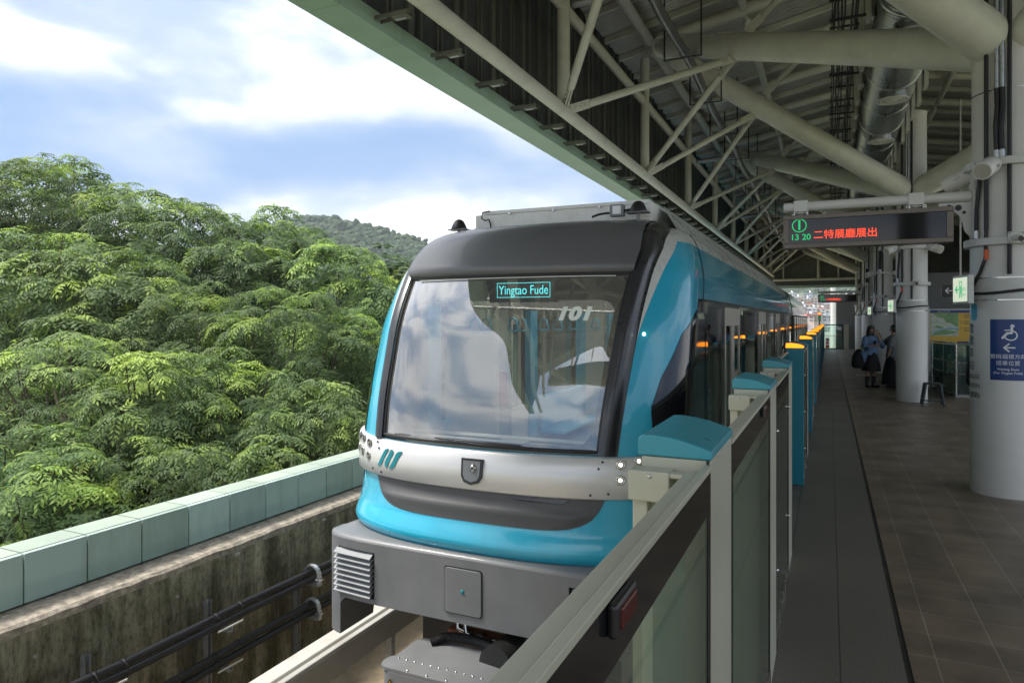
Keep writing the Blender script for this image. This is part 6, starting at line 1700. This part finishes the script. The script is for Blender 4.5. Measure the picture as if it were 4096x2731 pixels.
def leaflet_rosette(nf, npair, flen, llen, lw, broad=False):
    """one shoot tip: a whorl of drooping pinnate fronds"""
    V = []; T = []
    for i in range(nf):
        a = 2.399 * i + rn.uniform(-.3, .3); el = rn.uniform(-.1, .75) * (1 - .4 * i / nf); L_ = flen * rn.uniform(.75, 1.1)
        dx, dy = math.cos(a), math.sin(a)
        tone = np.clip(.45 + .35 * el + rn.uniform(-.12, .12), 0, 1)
        if broad:
            c = np.array((dx * L_ * .5, dy * L_ * .5, L_ * .25 * math.sin(el))); d = np.array((dx, dy, -.35 + .5 * el)); d /= np.linalg.norm(d)
            s_ = np.array((-dy, dx, rn.uniform(-.2, .2))); V.append([c, c + d * llen * .45 + s_ * lw, c + d * llen, c + d * llen * .45 - s_ * lw]); T.append(tone); continue
        ts = np.linspace(.18, 1, npair)
        for t_ in ts:
            # droop
            hz = math.cos(el) * t_ - .05 * t_ * t_; zz = math.sin(el) * t_ - .55 * t_ * t_
            base = np.array((dx * hz * L_, dy * hz * L_, zz * L_))
            sl = math.sin(el) - 1.1 * t_
            fd = np.array((dx, dy, sl)); fd /= np.linalg.norm(fd)
            for sgn in ((-1, 1) if t_ < .99 else (0,)):
                sd = np.array((-dy, dx, 0)) * sgn
                d = (fd * .65 + sd * .85 + np.array((0, 0, -.28))) if sgn else fd + np.array((0, 0, -.1))
                d /= np.linalg.norm(d); ll = llen * (1 - .35 * abs(t_ - .5)) * rn.uniform(.85, 1.15)
                w_ = np.cross(d, np.array((0, 0, 1.))); w_ /= (np.linalg.norm(w_) + 1e-6); w_ = w_ * lw * .5 + np.array((0, 0, rn.uniform(-.3, .3) * lw))
                V.append([base, base + d * ll * .45 + w_, base + d * ll, base + d * ll * .45 - w_]); T.append(np.clip(tone + .12 * t_, 0, 1))
    return np.array(V), np.array(T)
ROS = [leaflet_rosette(12, 6, .37, .098, .030) for _ in range(5)]
ROSF = [leaflet_rosette(11, 5, .42, .130, .043) for _ in range(4)]
ROSB = [leaflet_rosette(11, 0, .40, .30, .085, True) for _ in range(4)]
def leaves_object(name, centers, dirs, scales, tones, ros, m, parent):
    VV, TT = [], []
    for c, d, s_, tn in zip(centers, dirs, scales, tones):
        v, t_ = ros[rn.integers(len(ros))]
        a = rn.uniform(0, 2 * math.pi); ca, sa = math.cos(a), math.sin(a)
        Rz = np.array(((ca, -sa, 0), (sa, ca, 0), (0, 0, 1)))
        z = d / np.linalg.norm(d); x = np.cross(z, (0.3, .5, .81)); x /= np.linalg.norm(x); y = np.cross(z, x)
        Rm = np.stack([x, y, z], 1) @ Rz
        VV.append((v.reshape(-1, 3) @ Rm.T) * s_ + c); TT.append(np.clip(t_ + tn, 0, 1))
    V = np.concatenate(VV); T = np.concatenate(TT); nf = len(V) // 4
    me = bpy.data.meshes.new(name); me.vertices.add(len(V)); me.vertices.foreach_set('co', V.astype(np.float32).ravel())
    me.loops.add(nf * 4); me.loops.foreach_set('vertex_index', np.arange(nf * 4, dtype=np.int32))
    me.polygons.add(nf); me.polygons.foreach_set('loop_start', np.arange(0, nf * 4, 4, dtype=np.int32)); me.polygons.foreach_set('loop_total', np.full(nf, 4, dtype=np.int32))
    me.update(); at = me.attributes.new('tone', 'FLOAT', 'FACE'); at.data.foreach_set('value', T.astype(np.float32))
    me.materials.append(M[m]); o = bpy.data.objects.new(name, me); col.objects.link(o); adopt(o, parent); return nf, o
GZ = -9.0
NLEAF = 0
def tree(px_, ytop, d, r, rz, lab, kind=0, dens=1.0, group='leafy trees beyond the guideway wall', zbias=0):
    global NLEAF
    x, y, zt_ = W(px_, ytop, d); cz = zt_ - rz
    t = empty('broadleaf_tree' if kind == 1 else 'pinnate_leaf_tree', (x, y, GZ), lab, 'tree', group)
    base = Vector((x, y, GZ)); top_ = Vector((x, y, cz + .1 * rz))
    ros = (ROSF if d > 17 else ROS) if kind == 0 else ROSB
    sc = (1.05 if d <= 17 else 1.2) if kind == 0 else 1.25
    # lumpy crown: several overlapping lobes
    lobes = []
    nl = 15
    for i in range(nl):
        a = 2.4 * i; h_ = (i / nl) * 1.5 - .75
        rr = math.sqrt(max(.05, 1 - h_ * h_)) * rn.uniform(.5, .82)
        lobes.append((np.array((x + math.cos(a) * rr * r, y + math.sin(a) * rr * r, cz + h_ * rz * .85)), r * rn.uniform(.26, .48), rz * rn.uniform(.16, .30)))
    for i in range(4): lobes.append((np.array((x + rn.uniform(-.45, .45) * r, y + rn.uniform(-.45, .45) * r, cz + rz * rn.uniform(.45, .62))), r * .42, rz * .36))
    lobes.append((np.array((x, y, cz + rz * .55)), r * .5, rz * .45)); lobes.append((np.array((x, y, cz)), r * .72, rz * .72))
    C_, D_, S_, T_ = [], [], [], []
    area = 4 * math.pi * r * ((r + rz) / 2)
    want = int(area / (.24 * sc * sc) * 1.1 * dens); tries = 0
    toC = np.array((0 - x, 0 - y, 0)); toC = toC / np.linalg.norm(toC)
    while len(C_) < want and tries < want * 12:
        tries += 1
        lc, lr, lz = lobes[rn.integers(len(lobes))]
        n = rn.normal(size=3); n /= np.linalg.norm(n)
        if n[2] < -.55: continue
        if n[:2] @ toC[:2] < -.35 and rn.random() < .75: continue     # far side kept thin
        p = lc + n * np.array((lr, lr, lz)) * rn.uniform(.86, 1.08)
        inside = False
        for (c2, r2, z2) in lobes:
            q = (p - c2) / np.array((r2, r2, z2))
            if q @ q < .72: inside = True; break
        if inside and rn.random() < .80: continue
        C_.append(p); D_.append(np.array((n[0] * .45, n[1] * .45, .75 + .25 * n[2]))); S_.append(sc * rn.uniform(.75, 1.2))
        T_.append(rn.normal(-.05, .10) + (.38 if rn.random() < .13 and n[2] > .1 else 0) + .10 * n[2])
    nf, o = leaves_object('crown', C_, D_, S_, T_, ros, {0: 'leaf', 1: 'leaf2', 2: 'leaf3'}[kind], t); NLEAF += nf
    b = MB(); b.tube([base, base + Vector((.1, .1, 3)), base.lerp(top_, .7), top_], [.26, .20, .13, .05], 10)
    idx = rn.choice(len(C_), min(46, len(C_)), replace=False)
    for j in idx:
        tip = Vector(C_[j]); f = rn.uniform(.45, .95); s0 = base.lerp(top_, f); mid = s0.lerp(tip, .5) + Vector((0, 0, -.25 + .5 * rn.random()))
        b.tube([s0, mid, tip], [.05, .032, .010], 5)
    b.build('trunk', 'bark', t)
    return t
TR = [
 (40, 372, 25, 3.6, 4.2, 'tall tree at the far left with a rounded top against the sky'),
 (165, 368, 24, 3.8, 4.5, 'tallest tree crown on the left, its tip highest against the sky'),
 (330, 425, 23, 3.6, 4.2, 'tree crown right of the tallest one, forming the sloping skyline'),
 (455, 458, 22, 3.3, 4.2, 'tree whose crown steps down the skyline left of the gap'),
 (645, 478, 25, 2.9, 4.0, 'round topped tree standing alone above the others near the train'),
 (555, 540, 22, 3.0, 3.8, 'tree below the dip of the skyline, left of the lone round top'),
 (760, 560, 22, 3.0, 4.0, 'tree in front of the wooded hill, left of the dark broadleaf tree'),
 (90, 520, 18, 3.0, 3.6, 'pale green crown in the middle height at the far left'),
 (290, 560, 17.5, 3.0, 3.6, 'pale green crown in the middle height below the tallest tree'),
 (640, 650, 16, 2.5, 3.0, 'crown in the middle height just left of the train roof'),
 (470, 640, 16, 2.5, 3.2, 'crown in the middle height below the sloping skyline'),
 (815, 700, 17, 2.1, 3.2, 'crown touching the left edge of the train nose'),
 (180, 745, 13.0, 2.3, 2.6, 'near tree low on the left with a gap above its crown'),
 (365, 790, 12.5, 2.1, 2.8, 'near tree in front, directly above the panel wall'),
 (545, 800, 12.5, 2.0, 2.8, 'near tree in front, between the panel wall and the train, left one'),
 (720, 850, 13.0, 1.8, 2.6, 'near tree in front, right beside the train nose'),
 (-20, 960, 10.5, 1.8, 2.6, 'near tree cut by the left edge of the photo'),
 (150, 1010, 10.0, 1.6, 2.4, 'lowest tree at left, just over the panel wall'),
 (430, 1000, 10.5, 1.6, 2.6, 'low crown with bright young leaves over the middle of the wall'),
 (640, 985, 10.8, 1.4, 2.4, 'low crown with bright shoots beside the silver band of the train'),
 (300, 960, 10.8, 1.5, 2.6, 'low crown behind the wall between two other low crowns'),
]
for i_, a in enumerate(TR): tree(*a, dens=.6 if i_ in (7, 12) else 1.0)
tree(872, 562, 30, 2.7, 3.6, 'dark broadleaf tree with large leaves just left of the train roof', 1, .9, 'leafy trees beyond the guideway wall')
tree(930, 600, 33, 2.6, 3.6, 'dark broadleaf tree half hidden behind the train roof', 1, .7, 'leafy trees beyond the guideway wall')
print('leaflets', NLEAF)

# buildings glimpsed through the trees
t = empty('pale_building', (-28, 16, GZ), 'pale building with green glazing glimpsed between the trees at far left', 'building')
a = Vector(W(-60, 735, 31)); c = Vector(W(420, 735, 29)); M['bldg'] = mat('building wall', (.52, .50, .46), .7); M['bglass'] = mat('green glazing', (.10, .30, .24), .2, var=.2)
d_ = (c - a); nn_ = Vector((d_.y, -d_.x, 0)).normalized()
b = MB(); mid = (a + c) / 2; b.obox((mid.x, mid.y, -2.8), d_ * .5, -nn_ * 2, (0, 0, 6.0)); b.build('wall', 'bldg', t)
for i in range(7):
    p = a + d_ * (.08 + .13 * i); q = p + d_ * .09
    for z in (-4.5, -1.2, 1.4): 
        b = MB(); b.obox(((p.x + q.x) / 2 + nn_.x * 2.02, (p.y + q.y) / 2 + nn_.y * 2.02, z), (q - p) * .5, nn_ * .04, (0, 0, .9)); b.build('window', 'bglass', t)
t = empty('brick_wall', (-16, 12, GZ), 'red brick wall glimpsed low behind the trees', 'wall')
M['brick'] = tile_mat('red brick', (.32, .11, .075), (.26, .09, .06), (.35, .3, .26), (.24, .08), .01, (0, 0, 0), .8)
a = Vector(W(200, 735, 17.5)); c = Vector(W(760, 735, 18.5)); d_ = c - a; mid = (a + c) / 2
b = MB(); b.obox((mid.x, mid.y, -5.0), d_ * .5, Vector((d_.y, -d_.x, 0)).normalized() * .15, (0, 0, 4.0)); b.build('wall', 'brick', t)

# ================================================================ HILLS
def lumpy_forest(name, pts, r0, r1, m, label=None):
    """many faceted leafy clumps as one mass"""
    V, F, T = [], [], []
    t_ = (1 + 5 ** .5) / 2
    ico = np.array([(-1, t_, 0), (1, t_, 0), (-1, -t_, 0), (1, -t_, 0), (0, -1, t_), (0, 1, t_), (0, -1, -t_), (0, 1, -t_), (t_, 0, -1), (t_, 0, 1), (-t_, 0, -1), (-t_, 0, 1)]) / 1.9
    fc = [(0, 11, 5), (0, 5, 1), (0, 1, 7), (0, 7, 10), (0, 10, 11), (1, 5, 9), (5, 11, 4), (11, 10, 2), (10, 7, 6), (7, 1, 8), (3, 9, 4), (3, 4, 2), (3, 2, 6), (3, 6, 8), (3, 8, 9), (4, 9, 5), (2, 4, 11), (6, 2, 10), (8, 6, 7), (9, 8, 1)]
    for p in pts:
        R_ = rn.uniform(r0, r1)
        for j in range(7):
            o_ = rn.normal(size=3) * R_ * .55; o_[2] = abs(o_[2]) * .6; rr = R_ * rn.uniform(.35, .6)
            base = len(V) * 12
            V.append(ico * rr * rn.uniform(.8, 1.25, size=(12, 1)) + np.array(p) + o_); F += [(a + base, b_ + base, c_ + base) for a, b_, c_ in fc]
            T += [np.clip(rn.normal(.4, .22), 0, 1)] * 20
    V = np.concatenate(V); me = bpy.data.meshes.new(name); me.from_pydata(V.tolist(), [], F); me.update()
    at = me.attributes.new('tone', 'FLOAT', 'FACE'); at.data.foreach_set('value', np.array(T, dtype=np.float32))
    me.materials.append(M[m]); o = bpy.data.objects.new(name, me); col.objects.link(o); o['kind'] = 'stuff'
    if label: o['label'] = label
    return o
def ridge_hill(name, pxs, ys, d0, depth, m):
    """terrain rising from the plain to a ridge d0 + depth away; ridge heights from bearings"""
    rows = []; n = 40
    for j in range(n + 1):
        f = j / n; row = []
        for px_, y_ in zip(pxs, ys):
            d = d0 + depth * f
            zr = W(px_, y_, d0 + depth)[2]
            x, yy, _ = W(px_, 735, d)
            h_ = GZ + (zr - GZ) * (f ** .8) + rn.normal() * .4
            row.append((x, yy, h_))
        rows.append(row)
    for j in range(1, 8):
        rows.append([(W(px_, 735, d0 + depth + j * 25)[0], W(px_, 735, d0 + depth + j * 25)[1], W(px_, y_, d0 + depth)[2] - j * j * 1.5) for px_, y_ in zip(pxs, ys)])
    o = MB().grid(rows, True).build(name, m, None); o['kind'] = 'structure'; return rows
M['forest'] = foliage_mat('hill forest', (.045, .075, .035), (.08, .125, .055), (.14, .19, .08))
pxs = list(range(480, 1300, 20)); ys = [float(np.interp(p, [480, 650, 700, 735, 790, 850, 900, 960, 1040, 1150, 1300], [560, 520, 509, 508, 517, 530, 545, 562, 600, 640, 680])) for p in pxs]
rows = ridge_hill('hill', pxs, ys, 240, 130, 'forest')
pts = []
for j in range(8, 41):
    for i in range(len(pxs) - 1):
        for _ in range(2):
            f = rn.random(); p = np.array(rows[j][i]) * (1 - f) + np.array(rows[j][i + 1]) * f; pts.append(p + rn.normal(size=3) * np.array((1.5, 1.5, .2)))
lumpy_forest('hill_forest', pts, 2.2, 4.2, 'forest')
pxs = list(range(1560, 2400, 14)); ys = [float(np.interp(p, [1560, 1750, 1800, 1840, 1870, 1900, 1935, 1960, 2050, 2400], [648, 640, 648, 652, 662, 654, 655, 668, 690, 700])) for p in pxs]
rows = ridge_hill('far_hill', pxs, ys, 330, 230, 'forest')
pts = []
for j in range(14, 41):
    for i in range(12, 45):
        for _ in range(3):
            f = rn.random(); p = np.array(rows[j][i]) * (1 - f) + np.array(rows[j][i + 1]) * f; pts.append(p + rn.normal(size=3) * np.array((2, 2, .3)))
lumpy_forest('far_hill_forest', pts, 3.0, 5.5, 'forest')
# green bank in front of the town
pts = [np.array(W(rn.uniform(1760, 1900), 735, rn.uniform(150, 190))) * np.array((1, 1, 0)) + np.array((0, 0, rn.uniform(-8, -3.0))) for _ in range(160)]
lumpy_forest('bank_shrubs', pts, 1.5, 3.0, 'leaf3')

# ================================================================ TOWN BEYOND THE PLATFORM END
WALLS = [('pale pink', (.72, .56, .50)), ('white', (.80, .80, .78)), ('cream', (.78, .72, .60)), ('dull red', (.50, .22, .19)), ('grey', (.52, .55, .58)), ('pale brown', (.62, .52, .42)), ('bright white', (.82, .82, .82))]
M['win_dark'] = mat('town window', (.16, .18, .20), .3); M['roof_t'] = mat('town roof', (.38, .41, .46), .5); M['roof_r'] = mat('town red roof', (.34, .14, .11), .6)
for nm, c in WALLS: M['w_' + nm] = mat('town wall ' + nm, c, .75, var=.08)
ordn = ['first', 'second', 'third', 'fourth', 'fifth', 'sixth', 'seventh', 'eighth', 'ninth', 'tenth']
rown = ['lowest', 'second', 'middle', 'fourth', 'top']
for row in range(5):
    d = 200 + row * 38
    ybase = [739, 727, 714, 702, 691][row]
    px_ = 1778 + row * 6; n = 0
    while px_ < 1962 and n < 10:
        wpx = rn.uniform(16, 27); wm = wpx / 1568 * d * 1.0; hp = rn.uniform(13, 19)
        nm, c = WALLS[int(rn.integers(len(WALLS)))]
        x, y, zb = W(px_ + wpx / 2, ybase, d); zt_ = W(px_, ybase - hp, d)[2]; st = max(2, int((zt_ - zb) / 0.95) if False else (2 if hp < 15 else 3))
        red = rn.random() < .25
        t = empty('town_house', (x, y, zb), f'{nm} {"two" if st == 2 else "three"} storey house, {ordn[n]} from the left in the {rown[row]} hillside row', 'house', 'houses of the hillside town')
        w2 = wm / 2 * .93
        MB().box(x - w2, x + w2, y, y + 6, zb - 6, zt_).build('wall', 'w_' + nm, t)
        if red:
            b = MB(); b.prism([(x - w2 - .2, zt_), (x, zt_ + .9), (x + w2 + .2, zt_)], lambda a, z: (a, y - .2, z), lambda a, z: (a, y + 6, z)); b.build('roof', 'roof_r', t)
        else: MB().box(x - w2 - .15, x + w2 + .15, y - .25, y + 6, zt_, zt_ + .22).build('roof', 'roof_t', t)
        if rn.random() < .4: MB().lathe((x + w2 * .4, y + 2, zt_ + .2), [(.5, 0), (.5, 1.0), (.0001, 1.1)], 10).build('water_tank', 'steel', t)
        hs = (zt_ - zb) / st; k_ = max(2, int(wm / 1.3))
        for s_ in range(st):
            for q in range(k_):
                cx_ = x - w2 + (q + .5) * 2 * w2 / k_; ww = w2 / k_ * .55
                MB().box(cx_ - ww, cx_ + ww, y - .08, y - .02, zb + hs * (s_ + .3), zb + hs * (s_ + .78)).build('window', 'win_dark', t)
            if rn.random() < .6: MB().box(x - w2, x + w2, y - .6, y - .085, zb + hs * (s_ + 1) - .12, zb + hs * (s_ + 1)).build('balcony', 'w_' + nm, t)
        px_ += wpx; n += 1
# viaduct beyond the platform with its parapet and signal
t = empty('viaduct', (-4, 70, GZ), 'pale concrete viaduct with metal railings curving away beyond the station', 'viaduct')
M['pale_conc'] = mat('pale concrete', (.42, .43, .40), .8, var=.08)
def vx(y): return -3.6 - max(0, y - 60) ** 1.6 * .010
ys_ = [46.6 + 2.0 * i for i in range(40)]
for off0, off1, zb, zt_, nm in ((-2.2, 3.6, -2.4, -1.5, 'deck'), (3.4, 3.6, -1.5, .35, 'parapet'), (-2.2, -2.0, -1.5, .35, 'parapet')):
    rows = [[(vx(y) + off0 + 2, y, zb), (vx(y) + off0 + 2, y, zt_), (vx(y) + off1 + 2, y, zt_), (vx(y) + off1 + 2, y, zb)] for y in ys_]
    MB().grid(rows, False, False).build(nm, 'pale_conc', t)
for off in (3.5, -2.1):
    b = MB()
    b.tube([(vx(y) + off + 2, y, .95) for y in ys_], .03, 6); b.build('railing', 'galv', t)
    b = MB(); b.tube([(vx(y) + off + 2, y, .65) for y in ys_], .03, 6); b.build('railing', 'galv', t)
    for y in ys_: MB().cyl((vx(y) + off + 2, y, .35), (vx(y) + off + 2, y, .97), .03, 6).build('rail_post', 'galv', t)
t = empty('signal', (-.95, 56, -1.5), 'slim trackside signal showing red beyond the orange lamps', 'signal')
MB().cyl((-.62, 52, -1.5), (-.62, 52, 1.75), .05, 10).build('pole', 'blackmetal', t)
MB().box(-.72, -.52, 51.9, 52.05, 1.75, 2.35).build('head', M.setdefault('siggreen', mat('signal green', (.02, .12, .05), .5)), t, bevel=.02)
MB().lathe((-.62, 51.9, 2.2), [(.0001, -.03), (.07, -.02), (.08, 0)], 14, 'Y').build('red_light', emis('signal red', (1, .08, .02), 2.5), t)
for x, y, h_, lab in ((.35, 75, 4.6, 'thicker white pole in front of the hillside town'), (1.85, 88, 3.6, 'thinner white pole right of the thicker one')):
    t = empty('white_pole', (x - .0, y, GZ), lab, 'pole'); MB().cyl((x, y, GZ), (x, y, H + h_ * .72), .26 if y < 80 else .2, 12).build('pole', 'white_steel', t)
    MB().box(x - .4, x + .4, y - .1, y + .1, H + h_ * .5, H + h_ * .54).build('crossarm', 'white_steel', t)

# ================================================================ HAZE (pale air; the sky lies outside the box)
hz = MB().box(-420, 420, -12, 640, -10, 130).build('haze', None)
hm = bpy.data.materials.new('haze air'); nt, N, L = nodes_of(hm)
for n in list(N): N.remove(n)
o_ = N.new('ShaderNodeOutputMaterial'); v_ = N.new('ShaderNodeVolumePrincipled')
v_.inputs['Color'].default_value = (.86, .92, 1.0, 1); v_.inputs['Density'].default_value = .00042; v_.inputs['Anisotropy'].default_value = .2
L.new(v_.outputs[0], o_.inputs['Volume']); hz.data.materials.append(hm); hz['kind'] = 'stuff'
hz['label'] = 'pale air that fades the far hills'
